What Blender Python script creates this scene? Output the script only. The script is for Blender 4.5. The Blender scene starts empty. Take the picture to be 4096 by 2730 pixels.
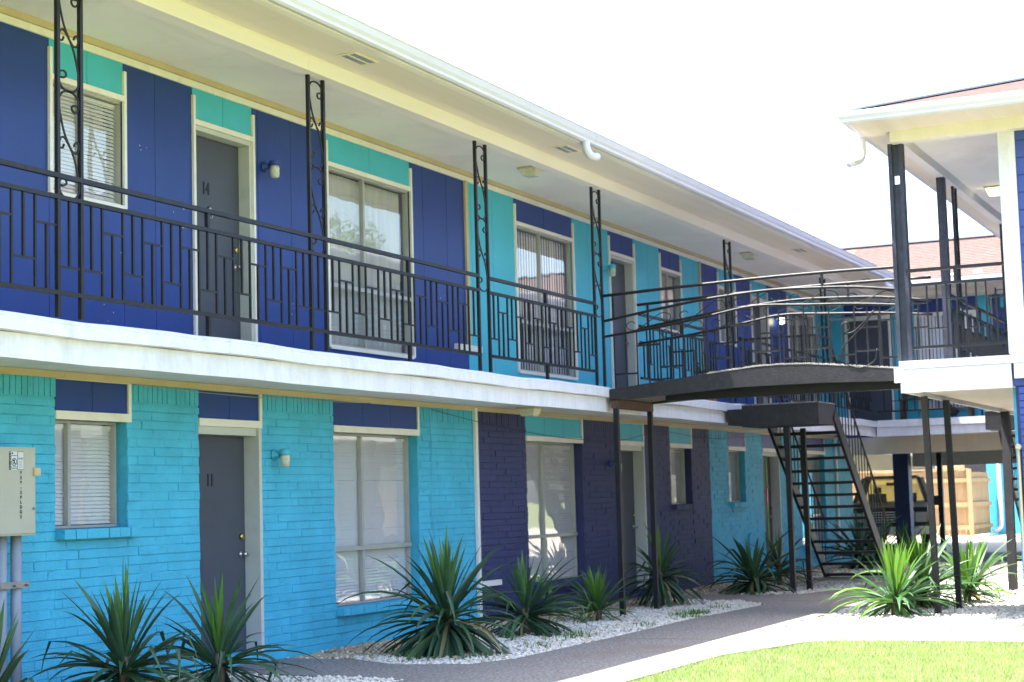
import bpy, math, random
import numpy as np
from mathutils import Vector, Matrix
random.seed(7); rng = np.random.default_rng(7)
sc = bpy.context.scene
COL = sc.collection

# ------------------------------------------------------------------ camera
YAW, PITCH, ROLL, FPX = 0.43942633, 0.09291805, -0.02789475, 6863.1
fw = Vector((math.cos(YAW)*math.cos(PITCH), math.sin(YAW)*math.cos(PITCH), math.sin(PITCH)))
r0 = Vector((math.sin(YAW), -math.cos(YAW), 0)); u0 = r0.cross(fw)
rt = math.cos(ROLL)*r0 + math.sin(ROLL)*u0
up = -math.sin(ROLL)*r0 + math.cos(ROLL)*u0
camd = bpy.data.cameras.new('camera'); cam = bpy.data.objects.new('camera', camd); COL.objects.link(cam)
camd.sensor_width = 36.0; camd.lens = FPX/4096*36.0; camd.clip_start = 0.1; camd.clip_end = 2000
cam.matrix_world = Matrix(((rt.x, up.x, -fw.x, 0), (rt.y, up.y, -fw.y, -9.5), (rt.z, up.z, -fw.z, 1.5), (0, 0, 0, 1)))
camd.dof.use_dof = True; camd.dof.focus_distance = 13.5; camd.dof.aperture_fstop = 4.0
sc.camera = cam

# ------------------------------------------------------------------ world, sun, exposure
SUN = Vector((-0.13, 0.28, 1.0)).normalized()          # towards the sun
elev = math.asin(SUN.z); azim = math.atan2(SUN.x, SUN.y)
w = bpy.data.worlds.new('World'); sc.world = w; w.use_nodes = True
nt = w.node_tree; nt.nodes.clear()
sky = nt.nodes.new('ShaderNodeTexSky'); sky.sky_type = 'NISHITA'; sky.sun_disc = False
sky.sun_elevation = elev; sky.sun_rotation = azim; sky.air_density = 1.0; sky.dust_density = 3.0; sky.ozone_density = 1.0
bg = nt.nodes.new('ShaderNodeBackground'); bg.inputs['Strength'].default_value = 0.15
wo = nt.nodes.new('ShaderNodeOutputWorld')
nt.links.new(sky.outputs[0], bg.inputs[0]); nt.links.new(bg.outputs[0], wo.inputs[0])
sl = bpy.data.lights.new('sun', 'SUN'); sl.energy = 4.4; sl.angle = math.radians(0.5); sl.color = (1.0, 0.95, 0.87)
so = bpy.data.objects.new('sun', sl); COL.objects.link(so)
so.rotation_euler = SUN.to_track_quat('Z', 'Y').to_euler(); so.location = (0, 0, 30)
sc.view_settings.view_transform = 'Standard'; sc.view_settings.look = 'None'
sc.view_settings.exposure = 2.5; sc.view_settings.gamma = 1.0; sc.view_settings.use_curve_mapping = False
sc.cycles.max_bounces = 10; sc.cycles.diffuse_bounces = 5; sc.cycles.transparent_max_bounces = 12
sc.cycles.caustics_reflective = False; sc.cycles.caustics_refractive = False

# ------------------------------------------------------------------ materials
def paint(name, c, rough=0.55, var=0.10, scale=6.0, bump=0.15, bscale=60.0, metal=0.0, dirt=None, damt=0.25, dscale=3.0, spec=0.4, stretch=None):
    m = bpy.data.materials.new(name); m.use_nodes = True; t = m.node_tree; n = t.nodes; L = t.links
    b = n['Principled BSDF']; b.inputs['Roughness'].default_value = rough; b.inputs['Metallic'].default_value = metal
    b.inputs['Specular IOR Level'].default_value = spec
    g = n.new('ShaderNodeNewGeometry'); src = g.outputs['Position']
    if stretch:
        mp = n.new('ShaderNodeMapping'); mp.inputs['Scale'].default_value = stretch; L.new(src, mp.inputs[0]); src = mp.outputs[0]
    no = n.new('ShaderNodeTexNoise'); no.inputs['Scale'].default_value = scale; no.inputs['Detail'].default_value = 6
    L.new(src, no.inputs['Vector'])
    mr = n.new('ShaderNodeMapRange'); mr.inputs['To Min'].default_value = 1-var; mr.inputs['To Max'].default_value = 1+var
    mr.inputs['From Min'].default_value = 0.3; mr.inputs['From Max'].default_value = 0.7
    L.new(no.outputs['Fac'], mr.inputs['Value'])
    mx = n.new('ShaderNodeVectorMath'); mx.operation = 'SCALE'; mx.inputs[0].default_value = c[:3]
    L.new(mr.outputs[0], mx.inputs['Scale']); out = mx.outputs[0]
    if dirt:
        n2 = n.new('ShaderNodeTexNoise'); n2.inputs['Scale'].default_value = dscale; n2.inputs['Detail'].default_value = 8
        n2.inputs['Roughness'].default_value = 0.7; L.new(src, n2.inputs['Vector'])
        m2 = n.new('ShaderNodeMapRange'); m2.inputs['From Min'].default_value = 0.52; m2.inputs['From Max'].default_value = 0.75
        m2.inputs['To Max'].default_value = damt; L.new(n2.outputs['Fac'], m2.inputs['Value'])
        mm = n.new('ShaderNodeMix'); mm.data_type = 'RGBA'; L.new(m2.outputs[0], mm.inputs['Factor'])
        L.new(out, mm.inputs['A']); mm.inputs['B'].default_value = (*dirt, 1); out = mm.outputs['Result']
    L.new(out, b.inputs['Base Color'])
    if bump:
        n3 = n.new('ShaderNodeTexNoise'); n3.inputs['Scale'].default_value = bscale; n3.inputs['Detail'].default_value = 5
        L.new(g.outputs['Position'], n3.inputs['Vector'])
        bu = n.new('ShaderNodeBump'); bu.inputs['Strength'].default_value = bump; bu.inputs['Distance'].default_value = 0.01
        L.new(n3.outputs['Fac'], bu.inputs['Height']); L.new(bu.outputs[0], b.inputs['Normal'])
    return m
TEAL = (0.06, 0.42, 0.62); NAVY = (0.014, 0.046, 0.235)
M = {}
M['teal_brick'] = paint('teal_brick_paint', TEAL, 0.6, 0.10, 4, 0.8, 45, dirt=(0.03, 0.25, 0.36), damt=0.35, dscale=9)
M['navy_brick'] = paint('navy_brick_paint', (0.034, 0.040, 0.125), 0.6, 0.12, 4, 0.8, 45, dirt=(0.04, 0.05, 0.13), damt=0.4, dscale=9)
M['teal'] = paint('teal_panel_paint', (0.06, 0.44, 0.60), 0.5, 0.06, 2, 0.12, 25, dirt=(0.05, 0.32, 0.42), damt=0.3)
M['navy'] = paint('navy_panel_paint', NAVY, 0.42, 0.10, 2, 0.15, 25, dirt=(0.025, 0.05, 0.17), damt=0.5, dscale=5)
M['end_navy'] = paint('navy_siding_paint', (0.035, 0.07, 0.30), 0.5, 0.08, 2, 0.2, 25)
M['white'] = paint('white_trim_paint', (0.75, 0.72, 0.68), 0.5, 0.05, 3, 0.1, 40, dirt=(0.52, 0.45, 0.34), damt=0.35, dscale=7)
M['slab'] = paint('slab_paint', (0.69, 0.68, 0.74), 0.6, 0.06, 3, 0.6, 30, dirt=(0.40, 0.36, 0.27), damt=0.4, dscale=0.9, stretch=(4, 4, 1.4))
M['ceiling'] = paint('ceiling_paint', (0.84, 0.80, 0.75), 0.6, 0.05, 1.2, 0.1, 30, dirt=(0.50, 0.46, 0.36), damt=0.35, dscale=1.3)
M['eave'] = paint('eave_soffit_paint', (0.77, 0.69, 0.61), 0.6, 0.05, 1.2, 0.1, 30, dirt=(0.70, 0.57, 0.36), damt=0.45, dscale=1.6, stretch=(0.3, 4, 1))
M['beam'] = paint('beam_paint', (0.80, 0.75, 0.73), 0.6, 0.05, 1.2, 0.1, 30, dirt=(0.72, 0.62, 0.48), damt=0.3, dscale=1.6, stretch=(0.3, 4, 1))
M['tan'] = paint('tan_trim_paint', (0.50, 0.40, 0.23), 0.6, 0.08, 3, 0.1, 40)
M['gutter'] = paint('gutter_metal', (0.61, 0.61, 0.71), 0.35, 0.03, 3, 0.0, dirt=(0.60, 0.55, 0.44), damt=0.3, dscale=5)
M['iron'] = paint('black_iron', (0.011, 0.012, 0.015), 0.45, 0.25, 12, 0.25, 90, dirt=(0.035, 0.024, 0.016), damt=0.35, dscale=14, spec=0.35)
M['iron_worn'] = paint('worn_black_paint', (0.020, 0.020, 0.024), 0.5, 0.25, 10, 0.4, 60, dirt=(0.075, 0.065, 0.058), damt=0.35, dscale=16, spec=0.4)
M['column'] = paint('weathered_hazed_column_paint', (0.030, 0.034, 0.055), 0.55, 0.3, 10, 0.4, 60, dirt=(0.08, 0.08, 0.10), damt=0.4, dscale=14)  # weathered black paint, base lightened towards slate blue: haze put into the colour
M['door'] = paint('slate_door_paint', (0.060, 0.067, 0.092), 0.45, 0.06, 3, 0.08, 50)
M['jamb'] = paint('door_jamb_paint', (0.50, 0.52, 0.50), 0.5, 0.05, 3, 0.1, 40, dirt=(0.30, 0.28, 0.22), damt=0.3, dscale=9)
M['brass'] = paint('brass', (0.55, 0.38, 0.12), 0.25, 0.05, 3, 0, metal=1.0)
M['steel'] = paint('steel', (0.45, 0.44, 0.42), 0.3, 0.05, 3, 0, metal=1.0)
M['alu'] = paint('window_aluminium', (0.42, 0.42, 0.39), 0.4, 0.08, 5, 0.1, metal=0.3)
M['blind'] = paint('blind_slat', (0.70, 0.69, 0.71), 0.5, 0.04, 2, 0)
M['curtain'] = paint('curtain_cloth', (0.48, 0.49, 0.51), 0.9, 0.12, 2.5, 0.3, 20, stretch=(6, 1, 0.4))
M['dark'] = paint('dark_interior', (0.02, 0.02, 0.024), 0.8, 0.1, 2, 0)
M['shingle'] = paint('salmon_shingle', (0.145, 0.102, 0.092), 0.9, 0.15, 9, 0.6, 40, dirt=(0.15, 0.11, 0.10), damt=0.5, dscale=4, spec=0.03)
M['shingle_red'] = paint('red_shingle', (0.105, 0.070, 0.064), 0.95, 0.15, 9, 0.3, 40, spec=0.0)
M['gravel'] = paint('white_gravel_stone', (0.56, 0.53, 0.48), 0.8, 0.28, 22, 0.4, 80, dirt=(0.40, 0.32, 0.21), damt=0.65, dscale=1.3)
M['gravel_brown'] = paint('weathered_gravel_stone', (0.40, 0.31, 0.21), 0.85, 0.35, 22, 0.4, 80, dirt=(0.22, 0.15, 0.09), damt=0.5, dscale=2)
M['gravel_bed'] = paint('gravel_bed', (0.34, 0.30, 0.25), 0.9, 0.3, 45, 0.8, 60, dirt=(0.20, 0.14, 0.09), damt=0.6, dscale=2)
M['concrete'] = paint('aggregate_concrete', (0.20, 0.185, 0.175), 0.85, 0.6, 38, 0.8, 120, dirt=(0.175, 0.12, 0.09), damt=0.9, dscale=0.7)
M['light_concrete'] = paint('light_concrete', (0.42, 0.38, 0.31), 0.85, 0.12, 20, 0.3, 90)
M['asphalt'] = paint('pavement_asphalt', (0.12, 0.11, 0.115), 0.9, 0.2, 30, 0.4, 100)
M['soil'] = paint('lawn_soil', (0.17, 0.19, 0.06), 0.95, 0.3, 3, 0.5, 40, dirt=(0.20, 0.17, 0.09), damt=0.5, dscale=2)
M['grass'] = paint('grass_blade', (0.26, 0.32, 0.09), 0.6, 0.35, 3, 0, dirt=(0.38, 0.35, 0.17), damt=0.5, dscale=5)
M['weed'] = paint('weed_leaf', (0.07, 0.17, 0.02), 0.5, 0.3, 6, 0)
M['wood'] = paint('fence_wood', (0.36, 0.24, 0.13), 0.8, 0.15, 5, 0.3, 30, stretch=(1, 1, 0.2))
M['brown'] = paint('brown_wood', (0.09, 0.05, 0.032), 0.7, 0.2, 5, 0.3, 30)
M['box'] = paint('cabinet_enamel', (0.43, 0.41, 0.33), 0.45, 0.04, 3, 0.08, 60)
M['conduit'] = paint('grey_conduit', (0.27, 0.30, 0.36), 0.45, 0.08, 6, 0.1, 40)
M['print'] = paint('black_print', (0.015, 0.016, 0.03), 0.6, 0.02, 3, 0)
M['sticker'] = paint('sticker_vinyl', (0.60, 0.62, 0.62), 0.4, 0.02, 3, 0)
M['mat'] = paint('door_mat_fibre', (0.15, 0.16, 0.18), 0.95, 0.3, 60, 0.8, 90)
M['car'] = paint('dark_car_paint', (0.018, 0.019, 0.018), 0.4, 0.1, 3, 0, spec=0.3)
M['chrome'] = paint('chrome', (0.6, 0.6, 0.62), 0.15, 0.02, 3, 0, metal=1.0)
M['rubber'] = paint('tyre_rubber', (0.02, 0.02, 0.02), 0.8, 0.1, 6, 0.2)
M['lens'] = paint('headlight_lens', (0.45, 0.45, 0.42), 0.12, 0.05, 9, 0)
M['amber'] = paint('amber_lens', (0.55, 0.16, 0.03), 0.2, 0.05, 9, 0)
M['red'] = paint('red_paint', (0.5, 0.02, 0.02), 0.4, 0.05, 9, 0)
M['lime'] = paint('lime_edge', (0.25, 0.42, 0.02), 0.6, 0.05, 9, 0)
M['clay'] = paint('clay_pot', (0.42, 0.16, 0.07), 0.8, 0.1, 9, 0.2)
M['trunk'] = paint('tree_bark', (0.12, 0.09, 0.06), 0.9, 0.3, 8, 0.6, 20)
M['tree_leaf'] = paint('tree_leaf', (0.065, 0.13, 0.025), 0.6, 0.4, 1.2, 0)
def leafmat(name, c, c2, tr=0.25):
    m = paint(name, c, 0.42, 0.22, 5, 0, dirt=c2, damt=0.5, dscale=7, spec=0.45)
    t = m.node_tree; b = t.nodes['Principled BSDF']; o = t.nodes['Material Output']
    tl = t.nodes.new('ShaderNodeBsdfTranslucent'); ms = t.nodes.new('ShaderNodeMixShader'); ms.inputs[0].default_value = tr
    tl.inputs[0].default_value = (c[0]*2.2, c[1]*2.2, c[2]*1.2, 1)
    t.links.new(b.outputs[0], ms.inputs[1]); t.links.new(tl.outputs[0], ms.inputs[2]); t.links.new(ms.outputs[0], o.inputs[0])
    return m
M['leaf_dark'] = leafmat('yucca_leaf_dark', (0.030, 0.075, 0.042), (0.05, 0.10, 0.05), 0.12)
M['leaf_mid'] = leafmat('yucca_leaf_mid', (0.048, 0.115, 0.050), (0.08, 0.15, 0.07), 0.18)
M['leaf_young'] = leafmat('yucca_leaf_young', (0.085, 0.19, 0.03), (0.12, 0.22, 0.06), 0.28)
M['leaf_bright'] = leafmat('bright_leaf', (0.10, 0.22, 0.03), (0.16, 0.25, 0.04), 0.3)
M['leaf_dry'] = leafmat('dry_leaf', (0.20, 0.17, 0.08), (0.15, 0.13, 0.05), 0.2)
M['grass_lawn'] = leafmat('lawn_grass', (0.225, 0.29, 0.13), (0.36, 0.37, 0.22), 0.3)
def glassmat(name, refl=1.0, tint=(1, 1, 1)):
    m = bpy.data.materials.new(name); m.use_nodes = True; t = m.node_tree; n = t.nodes; n.clear()
    o = n.new('ShaderNodeOutputMaterial'); tr = n.new('ShaderNodeBsdfTransparent'); tr.inputs[0].default_value = (*tint, 1)
    gl = n.new('ShaderNodeBsdfGlossy'); gl.inputs['Roughness'].default_value = 0.015
    fr = n.new('ShaderNodeFresnel'); gb = n.new('ShaderNodeNewGeometry'); mo = n.new('ShaderNodeMapRange')
    mo.inputs['To Min'].default_value = 1.52; mo.inputs['To Max'].default_value = 1/1.52
    t.links.new(gb.outputs['Backfacing'], mo.inputs['Value']); t.links.new(mo.outputs[0], fr.inputs[0])
    mu = n.new('ShaderNodeMath'); mu.operation = 'MULTIPLY_ADD'; mu.inputs[1].default_value = 1.7*refl; mu.inputs[2].default_value = 0.03*refl
    no = n.new('ShaderNodeTexNoise'); no.inputs['Scale'].default_value = 1.6
    g = n.new('ShaderNodeNewGeometry'); bu = n.new('ShaderNodeBump'); bu.inputs['Strength'].default_value = 0.25; bu.inputs['Distance'].default_value = 0.01
    t.links.new(g.outputs['Position'], no.inputs['Vector']); t.links.new(no.outputs['Fac'], bu.inputs['Height']); t.links.new(bu.outputs[0], gl.inputs['Normal'])
    mi = n.new('ShaderNodeMixShader'); mu.use_clamp = True
    t.links.new(fr.outputs[0], mu.inputs[0]); t.links.new(mu.outputs[0], mi.inputs[0])
    t.links.new(tr.outputs[0], mi.inputs[1]); t.links.new(gl.outputs[0], mi.inputs[2]); t.links.new(mi.outputs[0], o.inputs[0])
    return m
M['glass'] = glassmat('window_glass', 1.0); M['car_glass'] = glassmat('car_glass', 0.8, (0.75, 0.8, 0.6))
def emis(name, c, s):
    m = bpy.data.materials.new(name); m.use_nodes = True; b = m.node_tree.nodes['Principled BSDF']
    b.inputs['Base Color'].default_value = (*c, 1); b.inputs['Emission Color'].default_value = (*c, 1); b.inputs['Emission Strength'].default_value = s
    return m
M['jar'] = paint('frosted_jar_glass', (0.50, 0.52, 0.42), 0.25, 0.25, 30, 0.2, 60)
M['bulb'] = emis('lit_bulb', (1.0, 0.92, 0.55), 3.0)
M['lamp_glass'] = paint('prismatic_lamp_glass', (0.62, 0.60, 0.48), 0.2, 0.2, 60, 0.4, 90)
M['lit_lamp'] = emis('lit_lamp_glass', (1.0, 0.85, 0.5), 0.7)

# ------------------------------------------------------------------ mesh helpers
class MB:
    def __init__(s): s.v = []; s.f = []
    def add(s, vs, fs):
        k = len(s.v); s.v.extend([tuple(p) for p in vs]); s.f.extend([tuple(i+k for i in f) for f in fs]); return s
    def box(s, x0, y0, z0, x1, y1, z1):
        if x1 < x0: x0, x1 = x1, x0
        if y1 < y0: y0, y1 = y1, y0
        if z1 < z0: z0, z1 = z1, z0
        return s.add([(x0,y0,z0),(x1,y0,z0),(x1,y1,z0),(x0,y1,z0),(x0,y0,z1),(x1,y0,z1),(x1,y1,z1),(x0,y1,z1)],
                     [(0,3,2,1),(4,5,6,7),(0,1,5,4),(1,2,6,5),(2,3,7,6),(3,0,4,7)])
    def bar(s, p, q, w, h=None, upv=(0, 0, 1)):
        p = Vector(p); q = Vector(q); h = h or w; d = (q-p).normalized(); u = Vector(upv)
        if abs(d.dot(u)) > 0.98: u = Vector((1, 0, 0))
        a = d.cross(u).normalized()*w/2; b = a.cross(d).normalized()*h/2
        vs = [p-a-b, p+a-b, p+a+b, p-a+b, q-a-b, q+a-b, q+a+b, q-a+b]
        return s.add(vs, [(0,1,2,3),(7,6,5,4),(0,4,5,1),(1,5,6,2),(2,6,7,3),(3,7,4,0)])
    def tube(s, pts, r, n=8, cap=True):
        pts = [Vector(p) for p in pts]; k = len(s.v); rs = r if isinstance(r, (list, tuple)) else [r]*len(pts)
        d0 = (pts[1]-pts[0]).normalized(); u = Vector((0, 0, 1)) if abs(d0.z) < 0.9 else Vector((1, 0, 0))
        a = d0.cross(u).normalized()
        for i, p in enumerate(pts):
            d = (pts[min(i+1, len(pts)-1)]-pts[max(i-1, 0)]).normalized()
            a = (a-d*a.dot(d)).normalized(); b = d.cross(a)
            for j in range(n):
                t = 2*math.pi*j/n; s.v.append(tuple(p+(a*math.cos(t)+b*math.sin(t))*rs[i]))
        for i in range(len(pts)-1):
            for j in range(n):
                j2 = (j+1) % n; s.f.append((k+i*n+j, k+i*n+j2, k+(i+1)*n+j2, k+(i+1)*n+j))
        if cap:
            s.f.append(tuple(k+j for j in range(n))[::-1]); s.f.append(tuple(k+(len(pts)-1)*n+j for j in range(n)))
        return s
    def lathe(s, c, prof, n=16, axis='z'):
        k = len(s.v)
        for r, h in prof:
            for j in range(n):
                t = 2*math.pi*j/n; a, b = r*math.cos(t), r*math.sin(t)
                o = {'z': (a, b, h), 'y': (a, h, b), 'x': (h, a, b)}[axis]; s.v.append((c[0]+o[0], c[1]+o[1], c[2]+o[2]))
        for i in range(len(prof)-1):
            for j in range(n):
                j2 = (j+1) % n; s.f.append((k+i*n+j, k+i*n+j2, k+(i+1)*n+j2, k+(i+1)*n+j))
        s.f.append(tuple(k+j for j in range(n))[::-1]); s.f.append(tuple(k+(len(prof)-1)*n+j for j in range(n)))
        return s
    def prism(s, poly, z0, z1, axis='z'):
        n = len(poly); put = {'z': lambda a, b, c: (a, b, c), 'x': lambda a, b, c: (c, a, b), 'y': lambda a, b, c: (a, c, b)}[axis]
        return s.add([put(a, b, z0) for a, b in poly]+[put(a, b, z1) for a, b in poly],
                     [tuple(range(n))[::-1], tuple(range(n, 2*n))]+[(i, (i+1) % n, n+(i+1) % n, n+i) for i in range(n)])
    def build(s, name, mat, parent=None, smooth=False, **kw):
        org = parent.get('_org', (0, 0, 0)) if parent else (0, 0, 0)
        if parent is None: 
            org = kw.pop('org', (0, 0, 0))
        me = bpy.data.meshes.new(name)
        v = np.array(s.v, dtype=float) - np.array(org)
        me.from_pydata(v.tolist(), [], s.f); me.materials.append(M[mat] if isinstance(mat, str) else mat)
        if smooth: me.polygons.foreach_set('use_smooth', [True]*len(me.polygons))
        o = bpy.data.objects.new(name, me); COL.objects.link(o)
        if parent: o.parent = parent
        else: o.location = org
        o['_org'] = tuple(org)
        for k, x in kw.items(): o[k] = x
        import bmesh
        bm = bmesh.new(); bm.from_mesh(me); bmesh.ops.recalc_face_normals(bm, faces=bm.faces); bm.to_mesh(me); bm.free()
        return o
def thing(name, label, cat, loc=(0, 0, 0), group=None):
    o = bpy.data.objects.new(name, None); COL.objects.link(o); o.location = loc; o.empty_display_size = 0.1
    o['label'] = label; o['category'] = cat; o['_org'] = tuple(loc)
    if group: o['group'] = group
    return o
def tag(o, label, cat, group=None):
    o['label'] = label; o['category'] = cat
    if group: o['group'] = group
    return o
def struct(o): o['kind'] = 'structure'; return o
def text(body, name, mat, parent, loc, size, rot, depth=0.002, sx=1.0, align='CENTER', bold=0.0):
    cu = bpy.data.curves.new('lettering', 'FONT'); cu.body = body; cu.size = size; cu.extrude = depth; cu.align_x = align; cu.align_y = 'CENTER'
    cu.offset = bold
    t = bpy.data.objects.new('lettering', cu); COL.objects.link(t)
    bpy.context.view_layer.update()
    me = bpy.data.meshes.new_from_object(t.evaluated_get(bpy.context.evaluated_depsgraph_get())); bpy.data.objects.remove(t)
    me.materials.clear(); me.materials.append(M[mat]); o = bpy.data.objects.new(name, me); COL.objects.link(o)
    if parent:
        o.parent = parent; g = parent.get('_org', (0, 0, 0)); loc = tuple(a-b for a, b in zip(loc, g))
    o.location = loc; o.rotation_euler = rot; o.scale = (sx, 1, 1)
    return o
FACE = (math.pi/2, 0, 0)       # lettering that faces -y
def smoothpts(pts, n=5):
    out = []; P = [np.array(p, float) for p in pts]; P = [2*P[0]-P[1]]+P+[2*P[-1]-P[-2]]
    for i in range(1, len(P)-2):
        for k in range(n):
            t = k/n; out.append(0.5*((2*P[i])+(-P[i-1]+P[i+1])*t+(2*P[i-1]-5*P[i]+4*P[i+1]-P[i+2])*t*t+(-P[i-1]+3*P[i]-3*P[i+1]+P[i+2])*t**3))
    out.append(P[-2]); return out

# ================================================================== GROUND
def sheet(name, polys, z, mat, thick=0.0, n=0):
    b = MB()
    for p in polys: b.prism(p, z-max(thick, 0.001), z)
    return struct(b.build(name, mat))
WALK = [[(3, -2.4), (12.86, -2.35), (12.9, -1.9), (13.1, -1.0), (13.1, -0.12), (14.5, -0.12), (14.5, -0.9), (14.1, -1.6), (14.25, -2.3), (14.8, -2.48), (17, -2.5), (19.9, -2.45),
         (22.5, -2.58), (23.5, -1.9), (23.5, -0.12), (24.65, -0.12), (24.7, -2.4), (26.3, -2.75), (30, -2.9), (35.5, -2.9),
         (35.5, -4.4), (30, -4.3), (26, -4.1), (22, -3.95), (20.4, -3.87), (18.75, -3.87), (18.45, -4.95), (18.3, -6.1), (18.2, -14), (17.05, -14), (17.1, -6.8), (17.1, -5.7),
         (16.9, -4.73), (15.4, -4.32), (12, -4.25), (3, -4.25)]]
g0 = MB(); g0.box(-400, -400, -0.6, 600, 400, -0.06); struct(g0.build('ground', 'soil'))
sheet('gravel_bed', [[(3, 0.05), (36.3, 0.05), (36.3, -2.95), (3, -2.95)], [(18.1, -3.8), (36.3, -3.8), (36.3, -6.4), (18.1, -6.4)], [(18.1, -6.401), (19.6, -6.401), (19.6, -14), (18.1, -14)]], -0.012, 'gravel_bed', 0.04)
sheet('walkway', WALK, 0.022, 'concrete', 0.06)
sheet('lawn', [[(-12, -4.26), (12, -4.26), (15.4, -4.33), (16.88, -4.74), (17.06, -5.7), (17.06, -6.8), (17.0, -24), (-12, -24)]], 0.0, 'soil', 0.04)
sheet('pavement', [[(36.31, 9), (36.31, -16), (90, -30), (90, 30), (37, 9)]], 0.0, 'light_concrete', 0.05)
sheet('carport_floor', [[(35.6, 0), (40.9, 0), (40.9, -14), (35.6, -14)], [(37.4, 0.004), (47.8, 0.004), (47.8, 8), (37.4, 8)]], 0.016, 'asphalt', 0.01)
# expansion joints cut across the walkway
jb = MB()
for x in (17.05, 23.2): jb.box(x, -4.2, 0.0215, x+0.012, -2.6, 0.0245)
struct(jb.build('walkway_joint', 'soil'))

def in_poly(x, y, poly):
    c = np.zeros(len(x), bool); n = len(poly)
    for i in range(n):
        x1, y1 = poly[i]; x2, y2 = poly[(i+1) % n]
        cond = (y1 > y) != (y2 > y)
        xi = (x2-x1)*(y-y1)/((y2-y1) if y2 != y1 else 1e-9)+x1
        c ^= cond & (x < xi)
    return c
def bulk(name, verts, faces, mat, n=3):
    me = bpy.data.meshes.new(name); nv, nf = len(verts), len(faces)
    me.vertices.add(nv); me.vertices.foreach_set('co', verts.astype(np.float32).ravel())
    me.loops.add(nf*n); me.loops.foreach_set('vertex_index', faces.astype(np.int32).ravel())
    me.polygons.add(nf); me.polygons.foreach_set('loop_start', np.arange(0, nf*n, n, dtype=np.int32))
    me.update(calc_edges=True); me.validate(); me.materials.append(M[mat])
    o = bpy.data.objects.new(name, me); COL.objects.link(o); return o
ICO = np.array([(0,0,1),(.894,0,.447),(.276,.851,.447),(-.724,.526,.447),(-.724,-.526,.447),(.276,-.851,.447),(.724,.526,-.447),(-.276,.851,-.447),(-.894,0,-.447),(-.276,-.851,-.447),(.724,-.526,-.447),(0,0,-1)])
ICF = np.array([(0,1,2),(0,2,3),(0,3,4),(0,4,5),(0,5,1),(1,6,2),(2,7,3),(3,8,4),(4,9,5),(5,10,1),(6,7,2),(7,8,3),(8,9,4),(9,10,5),(10,6,1),(11,7,6),(11,8,7),(11,9,8),(11,10,9),(11,6,10)])
def stones(name, x0, x1, y0, y1, dens, smin, smax, keep=None, mat='gravel'):
    n = int((x1-x0)*(y1-y0)*dens); x = rng.uniform(x0, x1, n); y = rng.uniform(y0, y1, n)
    ok = ~in_poly(x, y, WALK[0])
    edge = rng.random(n) < 0.0
    if keep is not None: ok &= keep(x, y)
    x, y = x[ok], y[ok]; n = len(x); s = rng.uniform(smin, smax, n)
    sc3 = s[:, None]*rng.uniform(0.65, 1.2, (n, 3))*np.array([1, 1, 0.7])
    V = ICO[None]*(1+rng.uniform(-0.22, 0.22, (n, 12, 1)))*sc3[:, None, :]
    a = rng.uniform(0, 6.28, n); ca, sa = np.cos(a)[:, None], np.sin(a)[:, None]
    X = V[:, :, 0]*ca-V[:, :, 1]*sa; Y = V[:, :, 0]*sa+V[:, :, 1]*ca
    hz = 0.02*np.sin(x*2.1)*np.cos(y*3.3)
    V = np.stack([X+x[:, None], Y+y[:, None], V[:, :, 2]+(rng.uniform(-0.004, 0.018, n)+np.maximum(hz, -0.004))[:, None]], -1).reshape(-1, 3)
    F = (ICF[None]+(np.arange(n)*12)[:, None, None]).reshape(-1, 3)
    o = bulk(name, V, F, mat); o['kind'] = 'stuff'; return o
def brownish(x, y): return np.random.default_rng(5).random(len(x)) < np.clip((y+1.15+0.35*np.sin(x*1.3)+np.where(x > 22, 0.7, 0))/0.8, 0.06, 0.88)
stones('white_gravel', 10.5, 24, -2.6, -0.11, 900, 0.014, 0.030, keep=lambda x, y: ~brownish(x, y))
stones('brown_gravel', 10.5, 24, -2.6, -0.11, 900, 0.014, 0.032, keep=brownish, mat='gravel_brown')
stones('white_gravel', 24, 35.5, -2.95, -0.11, 300, 0.018, 0.034, keep=lambda x, y: ~brownish(x, y))
stones('brown_gravel', 24, 35.5, -2.95, -0.11, 300, 0.018, 0.034, keep=brownish, mat='gravel_brown')
stones('white_gravel', 18.2, 28, -6.4, -3.9, 620, 0.016, 0.032)
stones('white_gravel', 28, 36, -6.4, -4.1, 200, 0.02, 0.036)

def blades(name, x, y, hmin, hmax, wd, mat, z=0.0):
    n = len(x); h = rng.uniform(hmin, hmax, n); a = rng.uniform(0, 6.28, n); ww = wd*rng.uniform(0.6, 1.3, n)
    lean = rng.uniform(0.1, 0.75, n)*h; la = rng.uniform(0, 6.28, n)
    dx, dy = np.cos(a)*ww/2, np.sin(a)*ww/2; lx, ly = np.cos(la)*lean, np.sin(la)*lean
    zz = np.full(n, z)
    P = np.stack([np.stack([x-dx, y-dy, zz], -1), np.stack([x+dx, y+dy, zz], -1),
                  np.stack([x+dx*.7+lx*.4, y+dy*.7+ly*.4, zz+h*.6], -1), np.stack([x-dx*.7+lx*.4, y-dy*.7+ly*.4, zz+h*.6], -1),
                  np.stack([x+lx, y+ly, zz+h], -1)], 1).reshape(-1, 3)
    b = np.arange(n)[:, None]*5
    F = np.concatenate([b+np.array([[0, 1, 2]]), b+np.array([[0, 2, 3]]), b+np.array([[3, 2, 4]])], 0)
    o = bulk(name, P, F, mat); o['kind'] = 'stuff'; return o
n = 150000
gx = rng.uniform(11.5, 17.3, n); gy = rng.uniform(-9.4, -4.25, n)
lawn_edge = np.interp(gx, [11, 15.4, 16.9, 17.3], [-4.27, -4.34, -4.76, -5.3])+rng.normal(0, 0.03, n)
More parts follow.
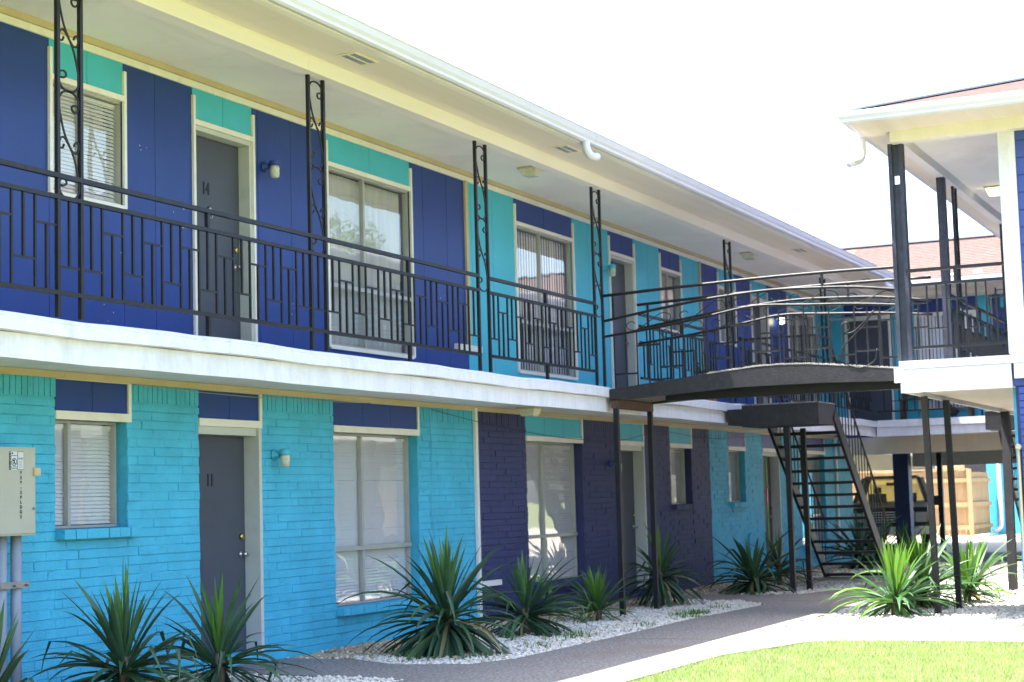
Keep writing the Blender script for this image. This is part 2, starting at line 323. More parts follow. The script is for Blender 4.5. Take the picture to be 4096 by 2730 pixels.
ok = (gy < lawn_edge) & (gx < 17.08+rng.normal(0, 0.03, n)) & (np.sin(gx*5+np.sin(gy*7))*np.sin(gy*6+gx)+rng.uniform(-1.1, 1.2, n) > -0.75)
blades('grass', gx[ok], gy[ok], 0.02, 0.06, 0.006, 'grass_lawn', 0.0)
# sparse weeds in the gravel along the walk
wx, wy = [], []
for cx_, cy_, r_, k_ in [(15.0, -2.0, .3, 60), (16.1, -2.2, .3, 70), (17.3, -2.0, .35, 110), (18.9, -2.2, .25, 60), (20.7, -2.15, .3, 200), (20.1, -2.3, .12, 70), (14.9, -1.4, .4, 70), (21.7, -2.2, .12, 50), (19.4, -4.2, .2, 20)]:
    wx += list(rng.normal(cx_, r_/2, k_)); wy += list(rng.normal(cy_, 0.10, k_)+0.08*np.sin(np.array(wx[-k_:])*9))
blades('weeds', np.array(wx), np.array(wy), 0.03, 0.10, 0.012, 'weed', 0.0)

lx_, ly_ = [], []
for cx_, cy_ in ((10.4, -1.35), (12.1, -1.0), (15.2, -1.55), (17.5, -1.35), (19.6, -1.35), (22.35, -1.15), (25.3, -1.55), (20.4, -4.8), (22.1, -4.75)):
    lx_ += list(rng.normal(cx_, 0.42, 34)); ly_ += list(rng.normal(cy_, 0.34, 34))
lx_, ly_ = np.array(lx_), np.array(ly_); n = len(lx_); a_ = rng.uniform(0, 6.28, n); L_ = rng.uniform(0.05, 0.22, n); z_ = rng.uniform(0.02, 0.045, n)
P_ = np.stack([np.stack([lx_, ly_, z_], -1), np.stack([lx_+np.cos(a_)*L_*.5-np.sin(a_)*.008, ly_+np.sin(a_)*L_*.5+np.cos(a_)*.008, z_+.012], -1), np.stack([lx_+np.cos(a_)*L_, ly_+np.sin(a_)*L_, z_+.004], -1), np.stack([lx_+np.cos(a_)*L_*.5+np.sin(a_)*.008, ly_+np.sin(a_)*L_*.5-np.cos(a_)*.008, z_+.012], -1)], 1).reshape(-1, 3)
o = bulk('leaf_litter', P_, np.arange(n*4).reshape(-1, 4), 'leaf_dry', 4); o['kind'] = 'stuff'

# ================================================================== MAIN BUILDING
bld = thing('apartment_building', 'long two storey apartment building with turquoise and navy walls along the gravel bed', 'building', (20, 0, 0))
BX0, BX1 = 2.0, 48.0
def B(mb, name, mat, parent=None, **kw): return mb.build(name, mat, parent or bld, **kw)
YB = -0.10   # brick mortar plane
# ---- lower wall openings: (x0, x1, z0, z1, kind)
LOW = [(4.2, 6.1, 0.45, 2.60, 'w'), (7.45, 8.45, 0.10, 2.60, 'd'), (11.13, 12.08, 1.37, 2.60, 'w'), (13.12, 14.12, 0.13, 2.60, 'd'), (15.51, 17.36, 0.44, 2.60, 'w'),
       (20.32, 22.18, 0.42, 2.60, 'w'), (23.57, 24.57, 0.13, 2.60, 'd'), (25.76, 26.77, 1.37, 2.60, 'w'), (28.70, 29.65, 1.37, 2.60, 'w'),
       (30.72, 31.72, 0.13, 2.60, 'd'), (33.2, 35.06, 0.44, 2.60, 'w')]
def lowcol(x): return 'teal_brick' if (x < 18.83 and x > 9.9) or x > 27.7 else 'navy_brick'
bounds = [BX0, 9.96, 18.83, 27.70, 37.3]
ZT = 2.66
brick_pool = []
ROW = 0.0785
class BrickSet:
    def __init__(s): s.cache = {}
brs = BrickSet()
def brick_mesh(L, H, mat, var, ydepth=0.03):
    key = (round(L, 3), H, mat, var)
    if key in brs.cache: return brs.cache[key]
    r = random.Random(hash((round(L*1000), var)) & 0xffff); j = lambda a: r.uniform(-a, a)
    b = 0.004; d = 0.0085+j(0.0045)
    v = [(0+j(.003), 0.01, 0), (L+j(.003), 0.01, 0), (L+j(.003), 0.01, H), (0+j(.003), 0.01, H),
         (0+j(.002), -d+b, 0+j(.002)), (L+j(.002), -d+b, j(.002)), (L, -d+b, H+j(.002)), (0, -d+b, H+j(.002)),
         (b+j(.002), -d+j(.003), b), (L-b, -d+j(.003), b), (L-b, -d+j(.003), H-b), (b, -d+j(.003), H-b),
         (L*.5+j(.03), -d-0.001+j(.003), b*.6), (L*.5+j(.03), -d-0.001+j(.003), H-b*.6)]
    f = [(0,1,5,4),(1,2,6,5),(2,3,7,6),(3,0,4,7),(4,5,9,12,8),(5,6,10,9),(6,7,11,13,10),(7,4,8,11),(8,12,13,11),(12,9,10,13)]
    me = bpy.data.meshes.new('brick'); me.from_pydata(v, [], f); me.materials.append(M[mat]); brs.cache[key] = me
    return me
def fill_bricks(walls_out, x0, x1, z0, z1, mat, yface, rows_phase=0):
    k0 = int(math.floor((z0-0.10)/ROW+0.5)); z = 0.10+k0*ROW
    k = k0
    while z < z1-0.03:
        zz0 = max(z, z0); H = min(z+ROW-0.0055, z1)-zz0
        if H > 0.02:
            L = 0.40; off = (0.2 if k % 2 else 0.0)+((k*37) % 5)*0.018
            x = math.floor((x0-off)/L)*L+off
            while x < x1:
                a, b = max(x, x0), min(x+L-0.0045, x1)
                if b-a > 0.035:
                    ea = 0.0 if a > x0 else random.uniform(-0.012, 0.004)
                    walls_out.append((a+ea, zz0, b-a-ea, H, mat, yface))
                x += L
        z += ROW; k += 1
lower_walls = []
for i in range(len(bounds)-1):
    a, b = bounds[i], bounds[i+1]; mat = lowcol((a+b)/2)
    ops = [o for o in LOW if o[0] > a and o[1] < b]
    mb = MB(); x = a; todo = []
    for (p, q, z0, z1, kd) in ops:
        mb.box(x, YB, 0.0, p, 0.12, ZT); todo.append((x, p, 0.10, 2.44))
        if kd == 'w': mb.box(p, YB, 0.0, q, 0.12, z0); todo.append((p, q, 0.10, z0-0.075))
        else: mb.box(p, YB+0.0, 0.0, q, 0.12, z0-0.03)
        x = q
    mb.box(x, YB, 0.0, b, 0.12, ZT); todo.append((x, b, 0.10, 2.44))
    wall = B(mb, 'brick_wall', mat); bl = []
    for (p, q, z0, z1) in todo:
        lo = max(p, 8.6)
        if q > lo: fill_bricks(bl, lo, q, z0, z1, mat, YB)
    # soldier course
    sold = MB()
    for (p, q, z0, z1) in todo:
        if z1 > 2.4:
            x = max(p, 8.6)+0.004
            while x < q-0.05:
                dj = random.uniform(-.004, .004); sold.box(x, YB-0.014+dj, 2.455, min(x+0.060, q), YB+0.01, 2.645); x += 0.069
    if sold.v: B(sold, 'soldier_course', mat, wall, kind='stuff')
    fnd = MB(); fnd.box(max(a, 8.6), YB-0.012, -0.05, b, YB+0.001, 0.098); 
    B(fnd, 'foundation', mat, wall)
    lower_walls.append((wall, bl, mat))
allb = []
for wall, bl, mat in lower_walls:
    for t in bl: allb.append((t, wall))
near = sorted([t for t in allb if t[0][0] > 10.3 and t[0][2] > 0.12], key=lambda t: t[0][0]+t[0][2]/2)[:290]
nearset = set(id(t[0]) for t in near)
for (t, wall) in near:
    a, z, L, H, mat, yf = t; Lq = round(L/0.02)*0.02 if L < 0.39 else L
    me = brick_mesh(round(L, 2), round(H, 3), mat, random.randrange(5))
    o = bpy.data.objects.new('brick', me); COL.objects.link(o); o.parent = wall; g = wall['_org']; o.location = (a-g[0], yf-g[1], z-g[2])
for wall, bl, mat in lower_walls:
    mb = MB()
    for t in bl:
        if id(t) in nearset: continue
        a, z, L, H, mt, yf = t; me = brick_mesh(round(L, 2), round(H, 3), mt, random.randrange(5))
        mb.add([(v.co.x+a, v.co.y+yf, v.co.z+z) for v in me.vertices], [tuple(p.vertices) for p in me.polygons])
    if mb.v: B(mb, 'brickwork', mat, wall, kind='stuff')

# ---- windows and doors
def blind(x0, x1, y, z0, z1, parent, wob=0.0, pitch=0.033):
    mb = MB(); z = z1
    while z > z0:
        t = random.uniform(-.002, .002); w2 = 0.0155
        mb.add([(x0, y-w2*.55, z-w2*1.12+t), (x1, y-w2*.55, z-w2*1.12+t+random.uniform(-.002, .002)), (x1, y+w2*.55, z+w2*.95), (x0, y+w2*.55, z+w2*.95)], [(0, 1, 2, 3)])
        z -= pitch
    mb.box(x0, y-0.015, z1, x1, y+0.015, z1+0.03)
    return B(mb, 'blind', 'blind', parent)
def curtain(x0, x1, y, z0, z1, parent, n=26, mat='curtain', amp=0.02):
    mb = MB(); v = []; 
    for i in range(n*3+1):
        x = x0+(x1-x0)*i/(n*3); yy = y+amp*math.sin(i*2*math.pi/3.0)+random.uniform(-.004, .004); v += [(x, yy, z0), (x, yy, z1)]
    mb.add(v, [(2*i, 2*i+2, 2*i+3, 2*i+1) for i in range(n*3)])
    return B(mb, 'curtain', mat, parent)
def vblind(x0, x1, y, z0, z1, parent, pitch=0.085):
    mb = MB(); x = x0
    while x < x1-0.03:
        a = random.uniform(0.05, 0.35); mb.add([(x, y-0.02*a, z0), (x+pitch*.97, y+0.04*a, z0), (x+pitch*.97, y+0.04*a, z1), (x, y-0.02*a, z1)], [(0, 1, 2, 3)]); x += pitch
    return B(mb, 'blind', 'blind', parent)
def window(x0, x1, z0, z1, y, kind, mull, rail=None, tf=0.022, alu='alu', parent=None):
    """frame front at y, glass behind; kind blind / curtain / vblind"""
    P_ = parent or bld
    mb = MB(); mb.box(x0, y, z0, x0+tf, y+0.07, z1); mb.box(x1-tf, y, z0, x1, y+0.07, z1)
    mb.box(x0+tf, y, z1-tf, x1-tf, y+0.07, z1); mb.box(x0+tf, y, z0, x1-tf, y+0.07, z0+tf)
    win = B(mb, 'window', alu, P_)
    mu = MB()
    for m in mull: mu.box(m-0.018, y+0.004, z0+tf, m+0.018, y+0.05, z1-tf)
    B(mu, 'mullion', alu, win)
    if rail is not None:
        rl = MB(); rl.box(x0+0.002, y-0.018, rail-0.022, x1-0.002, y+0.003, rail+0.022); B(rl, 'window_rail', alu, win)
    xs = [x0+tf]+sum([[m-0.018, m+0.018] for m in mull], [])+[x1-tf]
    zs = [z0+tf, z1-tf] if rail is None else [z0+tf, rail-0.005, rail+0.005, z1-tf]
    for i in range(0, len(xs), 2):
        for k in range(0, len(zs), 2):
            tl = random.uniform(-.0015, .0015)
            pb = MB(); pb.add([(xs[i], y+0.03+tl, zs[k]), (xs[i+1], y+0.03-tl, zs[k]), (xs[i+1], y+0.03-tl, zs[k+1]), (xs[i], y+0.03+tl, zs[k+1])], [(0, 1, 2, 3)])
            B(pb, 'pane', 'glass', win)
    if kind == 'blind': blind(x0+tf, x1-tf, y+0.062, z0+tf, z1-0.06, win)
    elif kind == 'curtain': curtain(x0+tf, x1-tf, y+0.12, z0+tf, z1-tf, win)
    elif kind == 'vblind': vblind(x0+tf, x1-tf, y+0.10, z0+tf, z1-tf, win)
    bk = MB(); bk.add([(x0, y+0.20, z0), (x1, y+0.20, z0), (x1, y+0.20, z1), (x0, y+0.20, z1)], [(0, 1, 2, 3)]); B(bk, 'room_shade', 'blind' if kind != 'vblind' else 'dark', win)
    return win
def knob(x, y, z, parent, mat='steel', name='door_knob', r=0.027):
    mb = MB(); mb.lathe((x, y, z), [(0.032, 0), (0.032, -0.008), (0.012, -0.012), (0.012, -0.035), (r, -0.042), (r*1.05, -0.058), (r*.6, -0.072)], 14, 'y'); return B(mb, name, mat, parent, smooth=True)
def door(x0, x1, z0, z1, y, num=None, knocker=False, leafmat='door', ret=0.0, parent=None):
    mb = MB(); mb.box(x0, y, z0, x1, y+0.045, z1); d = B(mb, 'door', leafmat, parent or bld)
    kn = x1-0.07
    knob(kn, y, z0+0.92, d, 'steel'); mb = MB(); mb.lathe((kn, y, z0+1.09), [(0.031, 0), (0.029, -0.022), (0.018, -0.028)], 14, 'y'); B(mb, 'deadbolt', 'brass', d, smooth=True)
    if num: text(num, 'house_number', 'print', d, ((x0+x1)/2-0.11, y-0.003, z0+1.63), 0.165, FACE, 0.003, 0.75, bold=0.003)
    if knocker:
        mb = MB(); mb.lathe(((x0+x1)/2-0.06, y, z0+1.44), [(0.022, 0), (0.03, -0.012), (0.012, -0.03)], 12, 'y')
        pts = [((x0+x1)/2-0.06+0.032*math.sin(t), y-0.022, z0+1.395+0.045*math.cos(t)) for t in np.linspace(0.3, 5.98, 14)]
        mb.tube(pts, 0.008, 6); B(mb, 'door_knocker', 'steel', d, smooth=True)
    return d
# lower openings
Y_FR = -0.155; 
def lower_opening(o, idx):
    x0, x1, z0, z1, kd = o; teal = lowcol(x0) == 'teal_brick'; tm = 'navy' if teal else 'teal'
    # transom box, standing a little proud of the brick
    fr = MB(); yb = YB+0.02
    x1t = x1+0.035
    fr.box(x0, YB-0.02, 2.605, x1t, yb, 2.655); fr.box(x1t-0.04, YB-0.021, 2.345, x1t, yb, 2.604); fr.box(x0, YB-0.02, 2.275, x1t, yb+0.02, 2.345)
    tr = B(fr, 'transom', 'white')
    nb = 3 if x1-x0 > 1.5 else 2; wd = (x1t-0.04-x0)/nb
    for i in range(nb):
        pb = MB(); pb.box(x0+i*wd+0.003, YB-0.006, 2.348, x0+(i+1)*wd-0.003, yb, 2.602); B(pb, 'transom_panel', tm, tr)
    bk = MB(); bk.box(x0, yb+0.022, 2.28, x1, yb+0.05, 2.655); B(bk, 'transom_back', 'dark', tr)
    yw = 0.035
    if kd == 'w':
        wide = x1-x0 > 1.5
        m = [x0+(x1-x0)*(0.42 if wide else 0.36)] if wide else [x0+(x1-x0)*0.33]
        win = window(x0+0.0, x1-0.02, z0+0.005, 2.275, yw-0.03, 'blind', m, rail=(z0+0.60) if wide else None)
        s = MB(); s.box(x0-0.0, YB-0.09, z0-0.075, x1+0.06, yw-0.03, z0-0.008)
        si = B(s, 'window_sill', 'teal_brick' if teal else 'navy_brick', win)
        nn = int((x1-x0+0.05)/0.135); 
        sb = MB()
        for i in range(nn):
            a = x0+0.003+i*(x1+0.055-x0)/nn; sb.box(a, YB-0.10+random.uniform(-.005, .005), z0-0.082, a+(x1+0.055-x0)/nn-0.008, YB+0.01, z0-0.004)
        B(sb, 'sill_bricks', 'teal_brick' if teal else 'navy_brick', win, kind='stuff')
    else:
        # frame: head + right jamb with broad reveal
        j = MB(); j.box(x1-0.045, YB-0.03, z0, x1+0.004, 0.10, 2.273); j.box(x0, YB+0.0, 2.20, x1-0.046, 0.10, 2.273); j.box(x0, YB+0.02, z0, x0+0.03, 0.10, 2.20)
        # casing strip
        fr_ = B(j, 'door_frame', 'jamb')
        d = door(x0+0.03, x1-0.047, z0+0.01, 2.195, 0.045, {3: '11'}.get(idx))
        st = MB(); st.box(x0-0.01, YB-0.05, z0-0.12, x1+0.02, 0.10, z0); B(st, 'door_step', 'teal_brick' if teal else 'navy_brick')
for i, o in enumerate(LOW): lower_opening(o, i)
# trim boards at colour changes
for x in (9.96, 18.80, 35.9):
    mb = MB(); mb.box(x-0.035, YB-0.055, 0.1, x+0.03, YB-0.016, 2.655); B(mb, 'trim_board', 'white')
mb = MB(); mb.box(18.83, YB-0.07, 0.47, 19.36, YB-0.018, 0.535); B(mb, 'wall_ledge', 'white')

# ---- upper wall: panels with grooves
def upper_panels(segs, z0, z1):
    for a, b, mat in segs:
        mb = MB(); mb.box(a+0.003, 0.0, z0, b-0.003, 0.03, z1); B(mb, 'wall_panel', mat)
Z0U, ZC = 2.93, 5.50
mb = MB(); mb.box(BX0, 0.032, 2.93, 48, 0.34, 5.6); 
# backing wall is cut into bays between the openings
UP = [(5.1, 7.0, 3.20, 5.15, 'w', 'teal'), (7.9, 8.9, 2.95, 5.15, 'd', 'teal'),
      (11.19, 12.18, 4.19, 5.15, 'w', 'teal'), (13.22, 14.22, 2.95, 5.15, 'd', 'teal'), (15.62, 17.50, 3.20, 5.15, 'w', 'teal'),
      (20.37, 22.31, 3.20, 5.15, 'w', 'navy'), (23.68, 24.71, 2.95, 5.15, 'd', 'navy'), (25.86, 26.84, 4.19, 5.15, 'w', 'navy'),
      (28.78, 29.76, 4.19, 5.15, 'w', 'teal'), (30.72, 31.76, 2.95, 5.15, 'd', 'teal'), (33.13, 35.05, 3.20, 5.15, 'w', 'teal')]
def upcol(x): return 'teal' if 18.95 < x < 27.82 or x > 35.1 else 'navy'
wb = MB(); x = BX0
for (p, q, z0, z1, kd, tm) in UP:
    wb.box(x, 0.032, 2.7, p, 0.25, 5.7); wb.box(p, 0.032, 5.16, q, 0.25, 5.7)
    wb.box(p, 0.032, 2.7, q, 0.25, z0-0.012); x = q
wb.box(x, 0.032, 2.7, 48, 0.25, 5.7)
B(wb, 'upper_wall', 'navy')
grooves = [9.3, 9.9, 10.5, 12.64, 14.32, 14.93, 17.82, 18.43, 19.10, 19.70, 22.9, 25.33, 27.50, 28.12, 30.25, 32.4, 32.9, 35.6, 36.2]
marks = sorted(set([2.0, 18.95, 27.82, 35.10, 36.45]+grooves+[u[0] for u in UP]+[u[1] for u in UP]))
for a, b in zip(marks[:-1], marks[1:]):
    c = (a+b)/2; op = [u for u in UP if u[0] <= c <= u[1]]
    if op:
        p, q, z0, z1, kd, tm = op[0]
        if (a, b) != (p, q): continue
        mid = (p+q)/2
        upper_panels([(p, mid, tm), (mid, q, tm)], 5.19, 5.52)
        if z0 > 3: upper_panels([(p, q, upcol(p-0.05))], Z0U, z0-0.01)
    else: upper_panels([(a, b, upcol(c))], Z0U, 5.52)
def upper_opening(u, i):
    x0, x1, z0, z1, kd, tm = u
    c = MB(); t = 0.035
    c.box(x0-t*.5, -0.028, z0-0.015, x0+t*.5, 0.0-0.001, 5.42); c.box(x1-t*.5, -0.028, z0-0.015, x1+t*.5, -0.001, 5.42)
    c.box(x0+t*.5, -0.026, 5.145, x1-t*.5, 0.05, 5.195)
    if kd == 'w': c.box(x0+t*.5, -0.026, z0-0.03, x1-t*.5, 0.06, z0+0.012)
    B(c, 'window_casing' if kd == 'w' else 'door_casing', 'white')
    if kd == 'w':
        wide = x1-x0 > 1.5
        window(x0+0.01, x1-0.01, z0+0.012, 5.145, 0.02, {2: 'blind', 4: 'curtain', 0: 'curtain', 5: 'vblind', 10: 'vblind'}.get(i, 'curtain'), [x0+(x1-x0)*0.45], rail=3.87 if wide else None)
    else:
        j = MB(); j.box(x1-0.05, 0.0, z0, x1-0.01, 0.15, 5.145); j.box(x0+0.018, 0.0, 5.10, x1-0.05, 0.15, 5.144); j.box(x0+0.018, 0.0, z0, x0+0.04, 0.15, 5.10)
        B(j, 'door_frame', 'jamb')
        door(x0+0.04, x1-0.05, z0+0.01, 5.095, 0.13, {3: '14'}.get(i), knocker=(i == 3))

for i, u in enumerate(UP): upper_opening(u, i)
for x in (18.935, 27.82):
    mb = MB(); mb.box(x-0.035, -0.03, 3.42, x+0.035, -0.001, 5.50); B(mb, 'trim_board', 'tan')
mb = MB(); mb.box(18.55, -0.055, 3.36, 19.22, -0.002, 3.43); B(mb, 'wall_ledge', 'white')
mb = MB(); r_ = random.Random(11)
for (cx_, cz_, k_) in ((10.0, 3.55, 6), (12.5, 4.75, 3), (12.9, 4.3, 3), (13.0, 4.15, 2), (12.1, 3.75, 3), (14.9, 3.5, 3), (18.2, 3.9, 3), (17.6, 3.3, 2), (19.8, 4.6, 3), (11.9, 3.2, 4), (9.6, 3.3, 4)):
    for k in range(k_):
        x = cx_+r_.gauss(0, .05); z = cz_+r_.gauss(0, .05); a = r_.uniform(.004, .012); b_ = r_.uniform(.006, .02)
        mb.add([(x, -0.0015, z), (x+a, -0.0015, z+b_*.3), (x+a*.8, -0.0015, z+b_), (x-a*.3, -0.0015, z+b_*.7)], [(0, 1, 2, 3)])
B(mb, 'paint_scuffs', 'white', kind='stuff')
# cornice and ceilings
def run(name, prof, x0, x1, mat, seg=None, wob=0.0, joints=()):
    """profile (y, z) swept along x; pieces between the joints are separate parts"""
    xs = [x0]+[j for j in joints if x0 < j < x1]+[x1]
    for a, b in zip(xs[:-1], xs[1:]):
        mb = MB(); L = b-a; k = max(1, int(L/(seg or 1e9))); n = len(prof); a2 = a+(0.002 if a > x0 else 0); b2 = b-(0.002 if b < x1 else 0)
        for i in range(k+1):
            x = a2+(b2-a2)*i/k; dz = wob*(math.sin(x*1.7)+0.6*math.sin(x*4.1+1)+0.3*math.sin(x*9.7)) if wob else 0
            mb.v += [(x, y, z+dz) for y, z in prof]
        for i in range(k):
            mb.f += [(i*n+j, i*n+(j+1) % n, (i+1)*n+(j+1) % n, (i+1)*n+j) for j in range(n)]
        mb.f += [tuple(range(n))[::-1], tuple(k*n+j for j in range(n))]
        B(mb, name, mat)
run('cornice_trim', [(-0.022, 5.495), (-0.001, 5.495), (-0.001, 5.555), (-0.03, 5.555)], BX0, 36.35, 'white', joints=(9.5, 13.0, 18.9, 24.0, 30))
run('cornice_moulding', [(-0.055, 5.557), (-0.001, 5.557), (-0.001, 5.602), (-0.075, 5.602)], BX0, 36.35, 'tan', joints=(9.1, 13.0, 16.9, 21.3, 26, 31))
run('ceiling_panel', [(-1.14, 5.604), (-0.001, 5.604), (-0.001, 5.62), (-1.14, 5.62)], BX0, 36.3, 'ceiling', joints=(4.9, 7.5, 10.13, 12.73, 15.33, 17.9, 20.47, 23.1, 25.7, 28.3, 30.9, 33.5))
run('roof_beam', [(-1.14, 5.49), (-1.30, 5.49), (-1.33, 5.60), (-1.33, 5.66), (-1.14, 5.66)], BX0, 36.3, 'beam', seg=2, joints=(8.2, 13.2, 20.9, 27))
run('eave_soffit', [(-1.331, 5.625), (-1.99, 5.605), (-1.99, 5.62), (-1.331, 5.66)], BX0, 34.9, 'eave', joints=(12, 19, 27))
run('eave_batten', [(-1.90, 5.585), (-1.985, 5.583), (-1.985, 5.604), (-1.90, 5.607)], BX0, 34.9, 'ceiling')
run('gutter', [(-2.0, 5.59), (-2.045, 5.585), (-2.07, 5.60), (-2.075, 5.625), (-2.10, 5.65), (-2.12, 5.70), (-2.135, 5.712), (-2.10, 5.718), (-2.0, 5.715)], BX0, 34.85, 'gutter', joints=(9, 18.2, 27.3))
run('fascia_board', [(-1.991, 5.60), (-1.999, 5.60), (-1.999, 5.74), (-1.991, 5.74)], BX0, 34.9, 'white')
# roof
rf = MB(); rf.add([(BX0-.5, -2.05, 5.735), (48.5, -2.05, 5.735), (48.5, 3.2, 7.4), (BX0-.5, 3.2, 7.4), (BX0-.5, 9.2, 5.735), (48.5, 9.2, 5.735), (BX0-.5, -2.05, 5.70), (48.5, -2.05, 5.70), (BX0-.5, 9.2, 5.70), (48.5, 9.2, 5.70)],
      [(0, 1, 2, 3), (3, 2, 5, 4), (6, 7, 1, 0), (6, 8, 9, 7), (6, 0, 3, 4, 8), (7, 9, 5, 2, 1)]); B(rf, 'roof', 'shingle')
bw = MB(); bw.box(BX0, 7.9, 0, 37.3, 8.1, 5.7); bw.box(BX0-0.2, -0.0, 0, BX0, 8.1, 5.7); bw.box(37.3, 7.9, 2.6, 48, 8.1, 5.7); bw.box(48, 0.0, 2.6, 48.2, 8.1, 5.7); bw.box(37.1, 0.12, 0, 37.3, 7.9, 2.66); B(bw, 'rear_wall', 'teal_brick')
fl = MB(); fl.box(BX0, 0.02, 2.64, 48, 7.9, 2.72); B(fl, 'floor_slab', 'ceiling')
# balcony slab, with its sagging painted edge
J = (7.3, 15.2, 22.4, 29.1)
run('balcony_slab', [(-0.02, 2.80), (-0.02, 2.935), (-1.20, 2.925), (-1.245, 2.915), (-1.255, 2.895), (-1.25, 2.885), (-1.26, 2.88), (-1.262, 2.79), (-1.20, 2.785)], BX0, 35.2, 'slab', seg=0.35, wob=0.007)
run('fascia_board', [(-1.17, 2.784), (-1.203, 2.782), (-1.207, 2.60), (-1.17, 2.60)], BX0, 35.2, 'slab', seg=0.7, wob=0.004, joints=J)
run('balcony_soffit', [(-1.199, 2.655), (-0.102, 2.668), (-0.102, 2.69), (-1.199, 2.675)], BX0, 35.2, 'ceiling', joints=(9.7, 12.2, 14.6, 17.1, 19.5, 22, 24.4, 26.8, 29.3, 31.7))
run('cornice_moulding', [(-0.16, 2.667), (-0.101, 2.662), (-0.101, 2.662+0.004), (-0.13, 2.669)], BX0, 35.2, 'tan')
run('cornice_moulding', [(-0.135, 2.61), (-0.117, 2.61), (-0.117, 2.664), (-0.165, 2.664)], BX0, 36.3, 'tan', joints=(11.2, 14.4, 17.5, 20.8, 25.5))
# carport pillars and beam below the far end of this building
for (px_, py_) in ((40.0, -0.75),):
    mb = MB(); mb.box(px_, py_, 0, px_+0.34, py_+0.34, 2.36)
    pl = B(mb, 'carport_pillar', 'navy_brick'); cb = MB()
    for k in range(30): cb.box(px_-0.008, py_-0.008+random.uniform(0, .006), 0.02+k*ROW, px_+0.348, py_+0.348, 0.02+k*ROW+0.068)
    B(cb, 'brickwork', 'navy_brick', pl, kind='stuff')
mb = MB(); mb.box(37.3, -0.02, 2.36, 48, 0.2, 2.75); B(mb, 'carport_beam', 'ceiling')
mb = MB(); mb.box(47.8, 0.2, 2.06, 48, 7.9, 2.64); B(mb, 'carport_beam', 'ceiling')
mb = MB(); mb.box(37.3, -0.01, 2.93, 48.2, 0.03, 5.7); B(mb, 'gable_wall', 'navy')

# vents, lamps etc. on the building
def vent(x, y, label):
    t = thing('eave_vent', label, 'vent', (x, y, 5.61), 'vents in the eave soffit')
    f = MB(); wx_, wy_ = 0.21, 0.10
    z = 5.612
    for a in (-wx_, wx_-0.018): f.box(x+a, y-wy_, z-0.010, x+a+0.018, y+wy_, z)
    for a in (-wy_, wy_-0.018, -0.009): f.box(x-wx_+0.018, y+a, z-0.010, x+wx_-0.018, y+a+0.018, z)
    f.build('frame', 'eave', t)
    for k in range(3):
        g = MB(); 
        for q in range(2): g.box(x-wx_+0.02+k*0.13, y-wy_+0.02+q*0.09, z-0.005, x-wx_+0.02+k*0.13+0.115, y-wy_+0.02+q*0.09+0.07, z-0.002)
        g.build('mesh_panel', 'conduit', t)
vent(13.5, -1.66, 'grey mesh vent in the eave nearest the camera, left of every other vent')
vent(18.33, -1.66, 'mesh vent in the eave beside the first downspout elbow')
vent(28.3, -1.66, 'small distant mesh vent in the eave above the footbridge')
vent(33.0, -1.66, 'faint vent at the far end of the long eave')
def elbow(x, label):
    mb = MB(); pts = smoothpts([(x, -2.05, 5.60), (x+0.01, -2.05, 5.53), (x+0.05, -2.055, 5.47), (x+0.12, -2.07, 5.44), (x+0.22, -2.10, 5.445)], 4)
    mb.tube(pts, 0.048, 10); return tag(mb.build('downspout_elbow', 'gutter', None, smooth=True, org=(x, -2.05, 5.6)), label, 'downspout', 'downspout elbows under the long gutter')
elbow(18.0, 'white curved downspout elbow under the middle of the long gutter'); elbow(32.9, 'white downspout elbow near the far end of the long gutter')
def sconce(x, y, z, capmat, label, lit=False):
    t = thing('wall_lamp', label, 'wall lamp', (x, y, z), 'jar lamps beside the apartment doors')
    b = MB(); b.lathe((x, y, z), [(0.055, 0.0), (0.055, -0.015), (0.03, -0.022), (0.03, -0.06)], 14, 'y'); b.tube(smoothpts([(x, y-0.03, z+0.0), (x, y-0.10, z+0.035), (x, y-0.13, z+0.03)], 4), 0.016, 8); b.build('bracket', capmat, t, smooth=True)
    c = MB(); c.lathe((x, y-0.13, z), [(0.045, 0.0), (0.055, 0.0), (0.055, 0.045), (0.03, 0.055)], 14); c.build('lamp_cap', capmat, t)
    g = MB(); g.lathe((x, y-0.13, z), [(0.03, -0.125), (0.045, -0.115), (0.05, -0.03), (0.042, -0.001)], 14); g.build('jar_shade', 'bulb' if lit else 'jar', t, smooth=True)
sconce(14.43, 0.0, 4.93, 'navy', 'jar lamp with navy cap on the upper wall right of door 14')
sconce(14.36, YB-0.015, 2.02, 'teal', 'jar lamp with turquoise cap on the lower brick wall right of door 11')
sconce(23.5, 0.0, 4.90, 'teal', 'turquoise capped jar lamp on the upper turquoise wall by a slate door')
sconce(23.2, YB-0.015, 2.0, 'navy', 'navy capped jar lamp on the navy brick wall behind the iron post')
sconce(32.3, 0.0, 4.9, 'navy', 'lit yellow jar lamp on the far upper wall behind the footbridge', True)
def ceil_lamp(x, y, z, label, lit=False, parentz=0):
    t = thing('ceiling_lamp', label, 'ceiling lamp', (x, y, z), 'square lamps on the walkway ceilings')
    b = MB(); b.box(x-0.13, y-0.13, z-0.022, x+0.13, y+0.13, z); b.build('base_plate', 'tan', t)
    g = MB(); a, c = 0.115, 0.08
    g.add([(x-a, y-a, z-0.023), (x+a, y-a, z-0.023), (x+a, y+a, z-0.023), (x-a, y+a, z-0.023), (x-c, y-c, z-0.11), (x+c, y-c, z-0.11), (x+c, y+c, z-0.11), (x-c, y+c, z-0.11)],
          [(0, 1, 5, 4), (1, 2, 6, 5), (2, 3, 7, 6), (3, 0, 4, 7), (4, 5, 6, 7)]); g.build('glass_shade', 'lit_lamp' if lit else 'lamp_glass', t)
